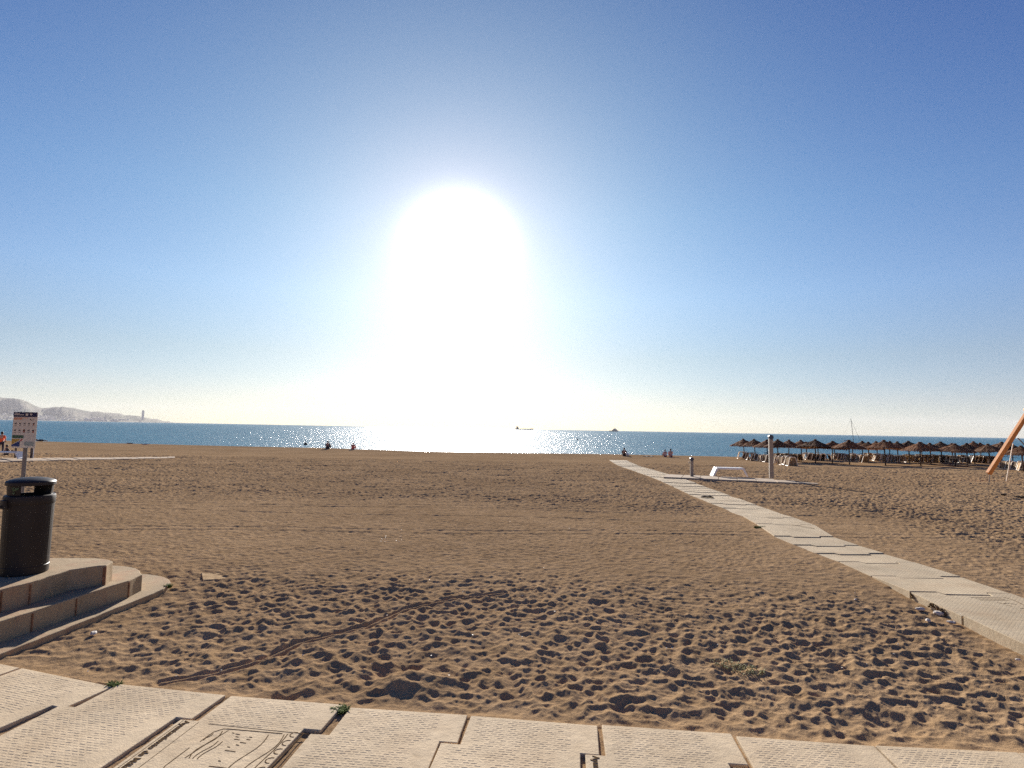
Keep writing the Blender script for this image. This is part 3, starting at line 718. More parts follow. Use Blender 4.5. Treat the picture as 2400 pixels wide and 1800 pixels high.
# ------------------------------------------------------------------ thatched parasols
def canopy(seed, R=1.42, H=.80):
    r_ = random.Random(seed); m_ = MB(); prof = lambda t_: (R*t_, -H*(t_**.80)*(.92+.08*t_))
    ph = [r_.uniform(0, 6.28) for _ in range(3)]
    def rad(a): return 1+.07*sin(3*a+ph[0])+.05*sin(5*a+ph[1])
    n_ = 36; vs = [(0, 0, 0)]; rings = 7
    for i in range(1, rings+1):
        for k in range(n_):
            a = 2*pi*k/n_; rr, zz_ = prof(i/rings); rr *= rad(a); vs.append((rr*cos(a), rr*sin(a), zz_+r_.uniform(-.012, .012)-.02*sin(2*a+ph[2])*i/rings))
    fs = [(0, 1+k, 1+(k+1) % n_) for k in range(n_)]
    for i in range(rings-1):
        for k in range(n_): fs.append((1+i*n_+k, 1+(i+1)*n_+k, 1+(i+1)*n_+(k+1) % n_, 1+i*n_+(k+1) % n_))
    m_.add(vs, fs)
    for k in range(420):                                           # straw bundles
        a = r_.uniform(0, 2*pi); t0 = r_.choice([.1, .35, .6, .75, .8, .85, .9]); t1 = min(1.1, t0+r_.uniform(.22, .45))
        w_ = r_.uniform(.012, .035); rr = rad(a)
        pts = []
        for j in range(4):
            t_ = t0+(t1-t0)*j/3; q_, z_ = prof(min(t_, 1.0)); q_ = q_*rr+(t_-min(t_, 1))*.35; z_ = z_+.02+.012*j-(.22*(t_-1) if t_ > 1 else 0)-(.8*(t_-1) if t_ > 1 else 0)+r_.uniform(-.008, .008)
            if t_ > .93: z_ -= r_.uniform(0, .05)
            b_ = a+r_.uniform(-.015, .015); pts.append(((q_*cos(b_), q_*sin(b_), z_), b_))
        base = [];
        for (p_, b_), ww in zip(pts, (w_, w_, w_*.8, w_*.25)):
            tx, ty = -sin(b_)*ww, cos(b_)*ww; base += [(p_[0]+tx, p_[1]+ty, p_[2]), (p_[0]-tx, p_[1]-ty, p_[2]-.004)]
        m_.add(base, [(0, 1, 3, 2), (2, 3, 5, 4), (4, 5, 7, 6)])
    for k in range(110):                                           # hanging fringe
        a = r_.uniform(0, 2*pi); q_, z_ = prof(1.0); q_ *= rad(a)*r_.uniform(.93, 1.0); l_ = r_.uniform(.05, .20)*r_.choice([.6, 1, 1.3]); w_ = r_.uniform(.008, .03)
        tx, ty = -sin(a)*w_, cos(a)*w_; x_, y_ = q_*cos(a), q_*sin(a); dr = r_.uniform(-.02, .05)
        m_.add([(x_+tx, y_+ty, z_+.02), (x_-tx, y_-ty, z_+.02), (x_+dr*cos(a), y_+dr*sin(a), z_-l_)], [(0, 1, 2)])
    return m_
def make_parasol(seed):
    u = empty('thatched_parasol', (0, 0, 0))
    m_ = MB(); m_.tube([(0, 0, -.15), (0, 0, 1.2), (0, 0, 2.30)], [.052, .048, .045], 10); m_.build('pole', M_POLE, u, smooth=True)
    o = canopy(seed).build('canopy', M_THATCH, u); o.location = (0, 0, 2.42)
    m_ = MB(); r_ = random.Random(seed+5)
    m_.lathe([(.0, 2.47), (.06, 2.46), (.10, 2.43), (.16, 2.36)], 14)
    for k in range(34):
        a = r_.uniform(0, 6.28); l_ = r_.uniform(.10, .18); w_ = .014
        m_.add([(.05*cos(a)-sin(a)*w_, .05*sin(a)+cos(a)*w_, 2.46), (.05*cos(a)+sin(a)*w_, .05*sin(a)-cos(a)*w_, 2.46), ((.05+l_)*cos(a), (.05+l_)*sin(a), 2.46-l_*r_.uniform(.2, .8))], [(0, 1, 2)])
    m_.build('top_tuft', M_THATCH, u)
    m_ = MB(); m_.lathe([(.05, .87), (.36, .87), (.375, .885), (.36, .90), (.05, .90)], 20); m_.build('tray', M_POLE, u, smooth=False)
    return u
protos = [make_parasol(s_) for s_ in (1, 2, 3)]
# (pixel x of pole, base pixel y or None with distance, apex pixel y, lean, label)
UM = [
 (1745, 63.0, 1027.6, -4, 'first parasol at the left end of the row, alone against the sea'),
 (1771, 61.5, 1028.2, -2.5, 'second parasol from the left end of the row'),
 (1799, 60.0, 1029.4, 0, 'third parasol from the left, partly hidden behind the shower column'),
 (1823, 58.5, 1028.8, 0, 'parasol just right of the shower column'),
 (1848.5, 60.0, 1030, 0, 'second parasol to the right of the shower column'),
 (1879.8, 61.0, 1030.6, -1, 'third parasol right of the shower column with a bare pole in front of the sea'),
 (1891, 66.0, 1034.7, -2, 'small back row parasol peeping out left of the big pointed parasol'),
 (1911.5, 57.0, 1028.8, 1, 'big pointed parasol with drooping right fringe, right of a gap in the loungers'),
 (1918, 66.0, 1033, -1.5, 'back row parasol hidden behind the big pointed parasol'),
 (1951, 57.0, 1032.9, 0, 'dark parasol between the big pointed parasol and the yacht mast'),
 (1957.5, 66.0, 1034, -2, 'back row parasol behind the dark one left of the yacht mast'),
 (1991, 55.0, 1030.5, 0, 'wide flat parasol directly left of the yacht mast'),
 (1998.5, 65.0, 1035, 1, 'back row parasol right under the yacht mast'),
 (2022.5, 64.0, 1032.9, 0, 'back row parasol just right of the yacht mast'),
 (2036.3, 58.0, 1035, 0, 'small tufted parasol to the right of the yacht mast'),
 (2058, 65.0, 1033.5, -3, 'back row parasol with a leaning pole left of the broad ochre parasol'),
 (2075.5, 54.5, 1030.5, -1.5, 'broad ochre parasol nearest the camera in the middle of the row'),
 (2085, 64.0, 1033, 0, 'back row parasol behind the right side of the broad ochre parasol'),
 (2105, 58.0, 1034, -1, 'tufted parasol right of the broad ochre parasol'),
 (2132, 62.0, 1032.9, 0, 'wide smooth back row parasol with its pole above a lounger stack'),
 (2158, 55.0, 1035.2, 0, 'front parasol with a pale left brim over a long dark pole'),
 (2162, 64.0, 1036, 0, 'back row parasol whose pole stands close behind a front one'),
 (2182, 58.5, 1037.6, 0, 'small parasol left of the dark humped parasol'),
 (2208, 62.0, 1034.5, -2, 'dark humped back row parasol with a leaning pole'),
 (2239, 55.0, 1038.8, -1, 'low front parasol with a long pale brim pointing left'),
 (2233.5, 63.0, 1038, 0, 'back row parasol half hidden by the low pale brimmed one'),
 (2267, 57.0, 1038, 0, 'parasol whose thin pole stands in the last gap showing sea'),
 (2285, 62.0, 1033.8, -2, 'high dark parasol behind the gap, left of the orange beam'),
 (2300, 64.0, 1037, -2, 'small dark back row parasol left of the orange beam'),
 (2322, 55.0, 1039.6, -3, 'front parasol closest to the orange beam on its left'),
 (2348, 61.0, 1035, 0, 'wide parasol partly behind the orange beam'),
 (2374, 60.0, 1040, 0, 'parasol straight behind the orange beam'),
 (2398, 46.0, 1044, 0, 'large dark brown thatched parasol cut off by the right edge'),
]
WIDE = {7: 1.12, 11: 1.1, 16: 1.15, 19: 1.2, 20: 1.12, 23: 1.08, 24: 1.15, 29: 1.1, 30: 1.25, 0: .95, 8: 1.}
for i, (px_, Yd, ay, lean, lab) in enumerate(UM):
    o = protos[i % 3] if i < 3 else copy_tree(protos[i % 3])
    bx = AT(px_, 1085, Yd); gz = zb(Yd); hz = AT(px_, ay, Yd).z-gz
    o.location = (bx.x, Yd, gz); k = hz/2.47; w_ = WIDE.get(i, 1.0)*random.Random(i).uniform(.97, 1.04)
    o.scale = (w_*1.0, w_*1.0, k)
    o.rotation_euler = (radians(random.Random(i+50).uniform(-3, 3)), radians(lean+random.Random(i+70).uniform(-1.5, 1.5)), random.Random(i).uniform(0, 6.28) if abs(lean) < .6 else 0)
    tag(o, lab, 'parasol', 'thatched parasols along the shore')

# ------------------------------------------------------------------ sun loungers, tipped up in rows
def make_lounger(v):
    o = empty('sun_lounger', (0, 0, 0)); h_, a, b, dp = .66, .19, .33, .36
    for s_ in (-1, 1):
        m_ = MB(); y_ = s_*dp
        m_.tube([(-b, y_, 0), (-a, y_, h_-.03), (-a+.04, y_, h_), (a-.04, y_, h_), (a, y_, h_-.03), (b, y_, 0)], .036, 6); m_.build('frame', M_CREAM, o)
    for s_ in (-1, 1): MB().tube([(s_*b, -dp, .02), (s_*b, dp, .02)], .02, 6).build('crossbar', M_CREAM, o)
    m_ = MB()
    for s_ in (-1, 1):
        x0, x1 = s_*(b-.03), s_*(a+.0); vs = []
        for (xx, zz_) in ((x0, .08), (x1, h_-.05)):
            vs += [(xx-.006, -dp+.02, zz_), (xx+.006, -dp+.02, zz_), (xx+.006, dp-.02, zz_), (xx-.006, dp-.02, zz_)]
        m_.add(vs, [(0, 1, 5, 4), (1, 2, 6, 5), (2, 3, 7, 6), (3, 0, 4, 7), (3, 2, 1, 0), (4, 5, 6, 7)])
    m_.box((0, 0, h_-.035), (2*a-.06, 2*dp-.04, .012))
    if v: m_.add([(-b+.04, -dp+.01, .05), (b-.04, -dp+.01, .05), (a-.03, -dp+.01, h_-.05), (-a+.03, -dp+.01, h_-.05)], [(0, 1, 2, 3)])
    m_.build('fabric', M_TAN if v != 2 else M_BINF, o)
    return o
M_BINF = fabric('dark_fabric_material', (.10, .065, .045), .3)
lp = [make_lounger(v) for v in (0, 1, 2)]
used = [False]*3
CL = [  # (x0, y0, x1, y1, n), where
 ((1737, 1075.5, 1797, 1083, 7), 'in the leftmost stack, left of the shower column'),
 ((1818, 1087.5, 1854, 1091.5, 5), 'in the nearest stack, right of the shower column'),
 ((1818, 1079, 1870, 1081.5, 6), 'behind the nearest stack, right of the shower column'),
 ((1888, 1077.5, 1939, 1080.5, 7), 'stacked beneath the big pointed parasol'),
 ((1957, 1077.5, 1982, 1079, 4), 'in the short stack left of the yacht mast'),
 ((1992, 1080.5, 2026, 1083.5, 5), 'stacked right below the yacht mast'),
 ((2034, 1078, 2050, 1079, 3), 'in the little jumbled stack right of the mast'),
 ((2056, 1081, 2112, 1083, 8), 'stacked around the foot of the broad ochre parasol'),
 ((2122, 1081.5, 2190, 1083.5, 9), 'stacked under the front parasol with pale left brim'),
 ((2201, 1083.5, 2261, 1085.5, 8), 'stacked under the low long brimmed parasol'),
 ((2281, 1084.5, 2336, 1087, 8), 'in the stack left of the orange beam'),
 ((2360, 1100, 2398, 1103, 4), 'behind the orange beam at the right edge'),
]
ORD = ('first', 'second', 'third', 'fourth', 'fifth', 'sixth', 'seventh', 'eighth', 'ninth')
ci = 0
for (x0, y0, x1, y1, n_), lab in CL:
    for k in range(n_):
        v = (0, 1, 2, 1, 0, 1)[(ci*7+k*k) % 6]; r_ = random.Random(ci*5+3); ci += 1
        if not used[v]: o = lp[v]; used[v] = True
        else: o = copy_tree(lp[v])
        t_ = k/max(1, n_-1); g = G(x0+(x1-x0)*t_, y0+(y1-y0)*t_)
        o.location = (g.x, g.y, g.z); o.rotation_euler = (radians(r_.uniform(-4, 4)), radians(r_.uniform(-5, 9)), radians(r_.uniform(-28, 8)))
        s_ = r_.uniform(1.02, 1.2); o.scale = (s_, s_, s_*r_.uniform(.95, 1.08))
        tag(o, ORD[k]+' lounger from the left '+lab, 'sun lounger', 'tipped up sun loungers '+lab)

# ------------------------------------------------------------------ orange timber climbing frame (right edge)
foot = G(2318, 1130.5); YB = foot.y
lo = AT(2317, 1110, YB); hi = AT(2404, 975, YB); dr = (hi-lo).normalized(); topb = lo+dr*((4.0)/dr.z*0+4.4)
cf = empty('swing_frame', (foot.x, foot.y, foot.z)); tag(cf, 'slanting orange timber beam of a swing frame on thin steel feet', 'swing frame')
def rel(v_): return Vector(v_)-foot
def beam(name, a, b, w_, mat, sq=True, n_=4):
    m_ = MB(); m_.tube([rel(a), rel(b)], w_*(.7071 if sq else .5), n_, sq=True); return m_.build(name, mat, cf, bevel=.012 if sq else 0)
beam('beam', lo, topb, .21, M_TIMBER)
beam('foot', foot-Vector((0, 0, .1)), lo+dr*.15, .045, M_GALV, False, 8)
p0 = G(2358.5, 1127.5); p1 = AT(2374.5, 1046, p0.y-.1)
beam('support_pole', p0-Vector((0, 0, .05)), p1+Vector((0, 0, .15)), .055, M_CREAM, False, 8)
c0 = AT(2386, 1027, YB+.15); c1 = AT(2420, 1062, YB+1.2)
beam('brace', c0, c1, .06, M_GALV, False, 8)
side = topb+Vector((2.4, .2, 0)); m_ = MB(); m_.tube([rel(topb-Vector((.3, 0, .05))), rel(side)], .1, 10); m_.build('top_bar', M_TIMBER, cf, smooth=True)
beam('beam', side+Vector((2.6, .3, -4.0+foot.z*0)), side, .25, M_TIMBER)
# ------------------------------------------------------------------ people
def person(label, loc, rz, pose, shirt, trousers, scale=1., hat=None):
    """one continuous skinned body; hair and clothes are its children"""
    if pose == 'stand':
        J = dict(pel=(0, 0, .93), wai=(0, .01, 1.08), che=(0, .01, 1.30), nec=(0, .0, 1.47), hd=(0, -.02, 1.57), top=(0, -.01, 1.68),
                 ls=(-.18, 0, 1.40), le=(-.25, .02, 1.12), lh=(-.24, -.10, .90), rs=(.18, 0, 1.40), re=(.27, .03, 1.12), rh=(.26, -.08, .88),
                 lk=(-.11, -.03, .50), la=(-.12, .03, .09), lt=(-.13, -.12, .03), rk=(.12, .03, .50), ra=(.15, .10, .09), rt=(.16, -.05, .03), lh_=(-.1, 0, .88), rh_=(.1, 0, .88))
    elif pose == 'sit':
        J = dict(pel=(0, 0, .12), wai=(0, .03, .27), che=(0, .0, .48), nec=(0, -.05, .64), hd=(0, -.08, .74), top=(0, -.08, .85),
                 ls=(-.18, -.03, .57), le=(-.27, -.18, .38), lh=(-.12, -.38, .36), rs=(.18, -.03, .57), re=(.28, -.16, .36), rh=(.12, -.40, .36),
                 lk=(-.14, -.42, .42), la=(-.13, -.66, .09), lt=(-.14, -.80, .03), rk=(.14, -.44, .40), ra=(.14, -.70, .09), rt=(.15, -.84, .03), lh_=(-.1, -.03, .12), rh_=(.1, -.03, .12))
    else:
        J = dict(pel=(0, 0, .11), wai=(0, .18, .11), che=(0, .40, .13), nec=(0, .58, .15), hd=(0, .68, .18), top=(0, .80, .19),
                 ls=(-.18, .50, .12), le=(-.30, .30, .07), lh=(-.28, .06, .05), rs=(.18, .50, .12), re=(.34, .62, .08), rh=(.2, .80, .08),
                 lk=(-.12, -.42, .20), la=(-.12, -.80, .07), lt=(-.12, -.86, .17), rk=(.12, -.44, .12), ra=(.13, -.84, .07), rt=(.14, -.90, .17), lh_=(-.1, -.03, .11), rh_=(.1, -.03, .11))
    R = dict(pel=.135, wai=.115, che=.135, nec=.052, hd=.088, top=.062, ls=.058, le=.042, lh=.032, rs=.058, re=.042, rh=.032, lk=.06, la=.038, lt=.03, rk=.06, ra=.038, rt=.03, lh_=.085, rh_=.085)
    E = [('pel', 'wai'), ('wai', 'che'), ('che', 'nec'), ('nec', 'hd'), ('hd', 'top'), ('che', 'ls'), ('ls', 'le'), ('le', 'lh'), ('che', 'rs'), ('rs', 're'), ('re', 'rh'),
         ('pel', 'lh_'), ('lh_', 'lk'), ('lk', 'la'), ('la', 'lt'), ('pel', 'rh_'), ('rh_', 'rk'), ('rk', 'ra'), ('ra', 'rt')]
    def skin(name, keys, edges, grow, mat, parent, pts=None, rad=None):
        pts = pts or J; rad = rad or R; ks = list(keys); me_ = bpy.data.meshes.new(name)
        me_.from_pydata([pts[k_] for k_ in ks], [(ks.index(a), ks.index(b)) for a, b in edges], []); o = bpy.data.objects.new(name, me_); C.objects.link(o)
        md = o.modifiers.new('skin', 'SKIN'); md.use_smooth_shade = True; o.modifiers.new('sub', 'SUBSURF').levels = 1; o.modifiers['sub'].render_levels = 2
        for i_, k_ in enumerate(ks):
            sv = me_.skin_vertices[0].data[i_]; sv.radius = (rad[k_]+grow, rad[k_]+grow); sv.use_root = (i_ == 0)
        me_.materials.append(mat); o.parent = parent; return o
    root = skin('person', J.keys(), E, 0, M_SKIN, None); root.location = loc; root.rotation_euler = (0, 0, rz); root.scale = (scale,)*3
    tag(root, label, 'person')
    # hands: five short fingers each
    sm = cloth('shirt_material', shirt); tm = cloth('trousers_material', trousers)
    J2 = dict(J); 
    for s_ in 'lr':
        a, b = Vector(J[s_+'s']), Vector(J[s_+'e']); J2[s_+'m'] = tuple(a.lerp(b, .8))
        a, b = Vector(J[s_+'k']), Vector(J[s_+'a']); J2[s_+'c'] = tuple(a.lerp(b, .85))
    R2 = dict(R); R2['lm'] = R2['rm'] = .046; R2['lc'] = R2['rc'] = .05; R2['nk'] = .06; J2['nk'] = tuple(Vector(J['che']).lerp(Vector(J['nec']), .75))
    skin('shirt', ['wai', 'che', 'nk', 'ls', 'lm', 'rs', 'rm', 'pel'], [('pel', 'wai'), ('wai', 'che'), ('che', 'nk'), ('che', 'ls'), ('ls', 'lm'), ('che', 'rs'), ('rs', 'rm')], .016, sm, root, J2, R2)
    skin('trousers', ['pel', 'lh_', 'lk', 'lc', 'rh_', 'rk', 'rc'], [('pel', 'lh_'), ('lh_', 'lk'), ('lk', 'lc'), ('pel', 'rh_'), ('rh_', 'rk'), ('rk', 'rc')], .014, tm, root, J2, R2)
    hm = MB(); hv = Vector(J['hd']).lerp(Vector(J['top']), .55)+Vector((0, .02, .02)); 
    bm = bmesh.new(); bmesh.ops.create_icosphere(bm, subdivisions=2, radius=.112); hme = bpy.data.meshes.new('hair'); 
    for v_ in bm.verts: v_.co = Vector((v_.co.x*.93, v_.co.y, v_.co.z*.95))+hv+Vector((0, .01, 0)); 
    bm.to_mesh(hme); bm.free(); hme.materials.append(hat or M_HAIR); ho = bpy.data.objects.new('hair', hme); C.objects.link(ho); ho.parent = root
    for p_ in hme.polygons: p_.use_smooth = True
    return root
g = G(1, 1064.5); person('person in bright orange shirt and dark trousers walking at the left edge', g, radians(200), 'stand', (.85, .13, .03), (.03, .02, .04), 1.0)
g = G(13, 1067); person('dark haired person sitting low behind the left white bench', g, radians(150), 'sit', (.03, .02, .02), (.05, .03, .03), .85)
def shore_pt(px_, py_, z_=-.72): return P(px_, py_, z_)
for (px_, py_, pose, rz, sh_, tr_, sc_, lab) in (
    (96, 1034.3, 'lie', 1.35, (.05, .04, .05), (.04, .04, .05), 1., 'dark figure reclining on the sand just right of the information board'),
    (305, 1040.6, 'lie', 1.5, (.28, .07, .07), (.06, .04, .05), .55, 'person lying flat at the waterline in dark red clothes'),
    (340, 1042.5, 'lie', 1.6, (.55, .45, .42), (.5, .3, .3), .5, 'pale person lying at the waterline right of the dark red one'),
    (767.5, 1052.5, 'sit', 3.1, (.02, .02, .03), (.02, .02, .03), 1.12, 'person in black sitting by the water, left of the red one'),
    (827, 1054.0, 'sit', 3.0, (.60, .06, .05), (.5, .2, .15), .95, 'person in a red top sitting near the waterline'),
    (1463, 1068.5, 'sit', 3.0, (.05, .03, .03), (.05, .04, .04), 1.0, 'person in brown sitting at the waterline near the end of the path'),
    (1559, 1070.5, 'sit', 3.2, (.55, .33, .33), (.2, .1, .1), .88, 'dark haired seated sunbather, left one of the pair'),
    (1572, 1070.5, 'sit', 3.0, (.60, .36, .32), (.3, .1, .1), .98, 'seated sunbather with pink shoulders, right one of the pair'),
):
    g = shore_pt(px_, py_); person(lab, g, rz, pose, sh_, tr_, sc_, cloth('pale_cap_material', (.6, .5, .45)) if 'red top' in lab else None)
g = shore_pt(1470.5, 1068); m_ = MB()
m_.lathe([(0, 0), (.17, .0), (.20, .06), (.18, .22), (.10, .30), (.0, .31)], 14); bg_ = m_.build('beach_bag', cloth('white_bag_material', (.75, .72, .65)), smooth=True, loc=g); tag(bg_, 'small white beach bag beside the brown clad person at the waterline', 'bag')
m_ = MB(); m_.tube([(-.12, 0, .24), (-.06, 0, .40), (.06, 0, .40), (.12, 0, .24)], .012, 6); m_.build('handle', M_CREAM, bg_)
g = shore_pt(1519, 1070); m_ = MB()
vs = []; nx_ = 12
for i in range(nx_+1):
    for j in range(5): vs.append((-.55+1.1*i/nx_, -.3+.15*j, .04+.03*sin(i*1.1+j)))
m_.add(vs, [(i*5+j, (i+1)*5+j, (i+1)*5+j+1, i*5+j+1) for i in range(nx_) for j in range(4)])
ob = m_.build('beach_towel', cloth('dark_towel_material', (.05, .04, .05)), smooth=True, loc=g); ob.modifiers.new('solid', 'SOLIDIFY').thickness = .02; tag(ob, 'dark towel lying near the waterline, left of the seated pair', 'towel')

# ------------------------------------------------------------------ sea craft and buoys
def buoy(px_, py_, col, lab):
    g = P(px_, py_, SEAZ); o = empty('buoy', g); tag(o, lab, 'buoy')
    m_ = MB(); m_.lathe([(0, -.2), (.3, -.05), (.36, .12), (.28, .32), (.1, .5), (0, .52)], 20); m_.build('float', cloth('buoy_material', col), o, smooth=True)
    m_ = MB(); m_.tube([(0, 0, .45), (0, 0, .85)], .035, 8); m_.box((0, 0, .9), (.16, .05, .14)); m_.build('marker', M_DARK, o)
buoy(716, 1043, (.10, .06, .04), 'small dark buoy afloat left of the glare near shore')
buoy(1353.5, 1031, (.06, .06, .08), 'small dark buoy afloat below the right hand ship')
def hull_mesh(Lh, Bm, H0, sheer, n_=16):
    m_ = MB(); vs = []
    for i in range(n_+1):
        t_ = i/n_; x_ = -Lh/2+Lh*t_; w_ = Bm/2*min(1, (1-abs(2*t_-1)**5 if t_ < .5 else (1-((t_-.5)*2)**2.6)))+.02*Bm
        h_ = H0+sheer*(max(0, t_-.55)/.45)**2+sheer*.3*(max(0, .3-t_)/.3)**2
        rk = (t_ > .5)*(t_-.5)*.08*Lh
        vs += [(x_, -w_*.6, -1), (x_+rk, -w_, h_), (x_+rk, w_, h_), (x_, w_*.6, -1)]
    fs = []
    for i in range(n_):
        a, b = i*4, (i+1)*4; fs += [(a, b, b+1, a+1), (a+1, b+1, b+2, a+2), (a+2, b+2, b+3, a+3)]
    fs += [(0, 1, 2, 3), (n_*4+3, n_*4+2, n_*4+1, n_*4)]
    return m_.add(vs, fs)
M_SHIP = simple('ship_grey_material', (.16, .12, .10), .6, 0, .1, .1); M_SHIPW = simple('ship_house_material', (.33, .28, .25), .6, 0, .1, .1)
g = AT(1228, 1006.4, 3600); s1 = empty('tanker', (g.x, 3600, SEAZ)); tag(s1, 'long low tanker on the horizon with its bridge at the left end', 'ship')
k = 3600/F; L1 = 42*k
hull_mesh(L1, 18, 5.5, 3.0).build('hull', M_SHIP, s1)
m_ = MB(); m_.box((-L1*.37, 0, 5.5), (L1*.16, 14, 6)); m_.box((-L1*.36, 0, 11), (L1*.11, 13, 6)); m_.box((-L1*.35, 0, 16), (L1*.07, 15, 4)); m_.build('bridge', M_SHIPW, s1)
m_ = MB(); m_.tube([(-L1*.40, 0, 12), (-L1*.41, 0, 21)], 2.2, 10); m_.build('funnel', M_SHIP, s1)
m_ = MB(); m_.tube([(-L1*.35, 0, 17), (-L1*.35, 0, 24)], .6, 6); m_.tube([(L1*.1, 0, 2), (L1*.1, 0, 7)], .5, 6); m_.tube([(L1*.40, 0, 3), (L1*.40, 0, 10)], .6, 6); m_.build('mast', M_SHIP, s1)
g = AT(1438, 1010.8, 2500); s2 = empty('cargo_ship', (g.x, 2500, SEAZ)); tag(s2, 'compact ship with stepped high superstructure on the horizon right of the glare', 'ship')
k = 2500/F; L2 = 22*k; s2.rotation_euler = (0, 0, radians(10))
hull_mesh(L2, 9, 3.6, 2.2).build('hull', M_SHIP, s2)
m_ = MB(); m_.box((L2*.12, 0, 5.4), (L2*.5, 7.5, 4)); m_.box((L2*.14, 0, 8.9), (L2*.36, 7, 3.2)); m_.box((L2*.12, 0, 11.6), (L2*.2, 6, 2.4)); m_.build('superstructure', M_SHIPW, s2)
m_ = MB(); m_.tube([(L2*.20, 0, 10), (L2*.22, 0, 14.5)], 1.3, 10); m_.build('funnel', M_SHIP, s2)
m_ = MB(); m_.tube([(L2*.1, 0, 12), (L2*.1, 0, 18.5)], .35, 6); m_.tube([(-L2*.3, 0, 3), (-L2*.1, 0, 9)], .35, 6); m_.build('mast', M_SHIP, s2)
YD = 190.; g = AT(1999, 1040, YD); yt = empty('sailing_yacht', (g.x, YD, SEAZ)); tag(yt, 'sailing yacht with bare mast moored behind the thatched parasols', 'yacht')
hm = hull_mesh(9, 2.8, .9, .35); hm.build('hull', simple('yacht_hull_material', (.3, .3, .3), .4), yt)
m_ = MB(); m_.box((-.3, 0, 1.15), (3.4, 1.7, .5)); m_.build('cabin', M_SHIPW, yt, bevel=.1)
zt = AT(1996, 981, YD).z-SEAZ
m_ = MB(); m_.tube([(.35, 0, .9), (-.45, 0, zt)], .07, 8); m_.build('mast', M_SHIP, yt)
m_ = MB(); m_.tube([(-.4, 0, zt-.6), (3.1, 0, .9)], .03, 6); m_.tube([(-.45, 0, zt-.1), (-4.2, 0, 1.0)], .012, 5); m_.build('stay', M_SHIP, yt)
m_ = MB(); m_.tube([(.3, 0, 2.0), (-3.2, 0, 2.0)], .07, 6); m_.build('boom', M_GALV, yt)
m_ = MB(); m_.lathe([(0, 2.35), (.8, 2.3), (1.3, 2.15)], 16, c=(-2.2, 0, 0)); 
for a in (-1, 1):
    m_.tube([(-3.1, a*.8, 1.0), (-3.1, a*.8, 2.2)], .03, 6); m_.tube([(-1.2, a*.8, 1.0), (-1.2, a*.8, 2.2)], .03, 6)
m_.build('bimini', M_DARK, yt)

# ------------------------------------------------------------------ far hills, town, tower
HILL = [(-900, 934), (-600, 931), (-400, 928), (-250, 929), (-120, 930), (0, 930.6), (10, 932.8), (32, 933.4), (51, 936.3), (61, 940), (71, 944.4), (83, 951.5), (98, 956.2), (114, 955.6), (130, 953.2), (140, 953.6), (147.5, 952.5), (159, 954.6), (177, 956.6), (189, 960.3), (203, 963.3), (216, 965.2), (228, 963.9), (244, 966.8), (264, 967.8), (285, 969.8), (291, 973.3), (305, 973.3), (325, 974.9), (338, 978), (356, 981.6), (368, 982), (380, 986), (390, 988.1), (395, 986.7), (402, 989.8), (412, 990.6), (430, 991.3)]
DH = 8200.
hp = []
for i in range(len(HILL)-1):
    (x0, y0), (x1, y1) = HILL[i], HILL[i+1]; n_ = max(2, int((x1-x0)/5))
    for k in range(n_): hp.append((x0+(x1-x0)*k/n_, y0+(y1-y0)*k/n_+random.Random(i*99+k).uniform(-.25, .25)))
hp.append(HILL[-1])
prof = [(-1500, 0), (-1250, .04), (-1000, .16), (-760, .30), (-560, .50), (-330, .72), (-150, .90), (0, 1), (200, .86), (600, .5), (1400, 0)]
vs = []; nP = len(prof)
for i, (px_, py_) in enumerate(hp):
    cr = AT(px_, py_, DH); hgt_ = max(2, cr.z-SEAZ)
    dirx = cr.x/DH
    for j, (dy, hk) in enumerate(prof):
        yy = DH+dy*min(1, hgt_/90+.25); jit = (random.Random(i*31+j).uniform(-.05, .05) if 0 < j < nP-1 and j != 7 else 0)
        rl = .09*sin(i*.35+j*.9)*(1-abs(hk*2-1)) if j != 7 else 0
        vs.append((dirx*yy, yy, SEAZ+hgt_*max(0, hk+jit+rl)-.5*(hk == 0)))
fs = [(i*nP+j, (i+1)*nP+j, (i+1)*nP+j+1, i*nP+j+1) for i in range(len(hp)-1) for j in range(nP-1)]
m_ = MB(); m_.add(vs, fs)
tm_ = MT('hillside_material'); cc = tm_.ramp(tm_.noise(.004, 6, .6), [(.35, (.06, .07, .04)), (.65, (.16, .14, .10))]); hillm = tm_.set(cc, .95, 0., None, .1)
struct(m_.build('hills', hillm, smooth=True))
m_ = MB(); r_ = random.Random(4)
for k in range(250):
    px_ = r_.choice([r_.uniform(-200, 60), r_.uniform(-50, 160), r_.uniform(85, 125), r_.uniform(200, 250), r_.uniform(60, 330)]); hkm = r_.random()**2
    cr = AT(px_, np.interp(px_, [q[0] for q in HILL], [q[1] for q in HILL]), DH); hgt_ = max(2, cr.z-SEAZ); sc_ = min(1, hgt_/90+.25)
    jj = 1+hkm*2.2; j0 = int(jj); fr_ = jj-j0; dy = prof[j0][0]+(prof[j0+1][0]-prof[j0][0])*fr_; hk = prof[j0][1]+(prof[j0+1][1]-prof[j0][1])*fr_
    yy = DH+dy*sc_-40; hb = r_.uniform(8, 22); m_.box((cr.x/DH*yy, yy, SEAZ+hgt_*hk+hb*.3), (r_.uniform(12, 38), r_.uniform(10, 20), hb), rz=r_.uniform(-.6, .6))
tw = m_.build('far_town', simple('whitewash_material', (.55, .49, .43), .8, 0, .12, .02)); tag(tw, 'pale houses of a far town scattered along the foot of the hills', 'town', kind='stuff')
Yt = 7600.; bt = AT(334.6, 979, Yt); tt = AT(334.6, 961.7, Yt); wt = 4.2*Yt/F
to = empty('tower_block', (bt.x, Yt, SEAZ)); tag(to, 'single slender pale tower block rising above the low headland', 'tower')
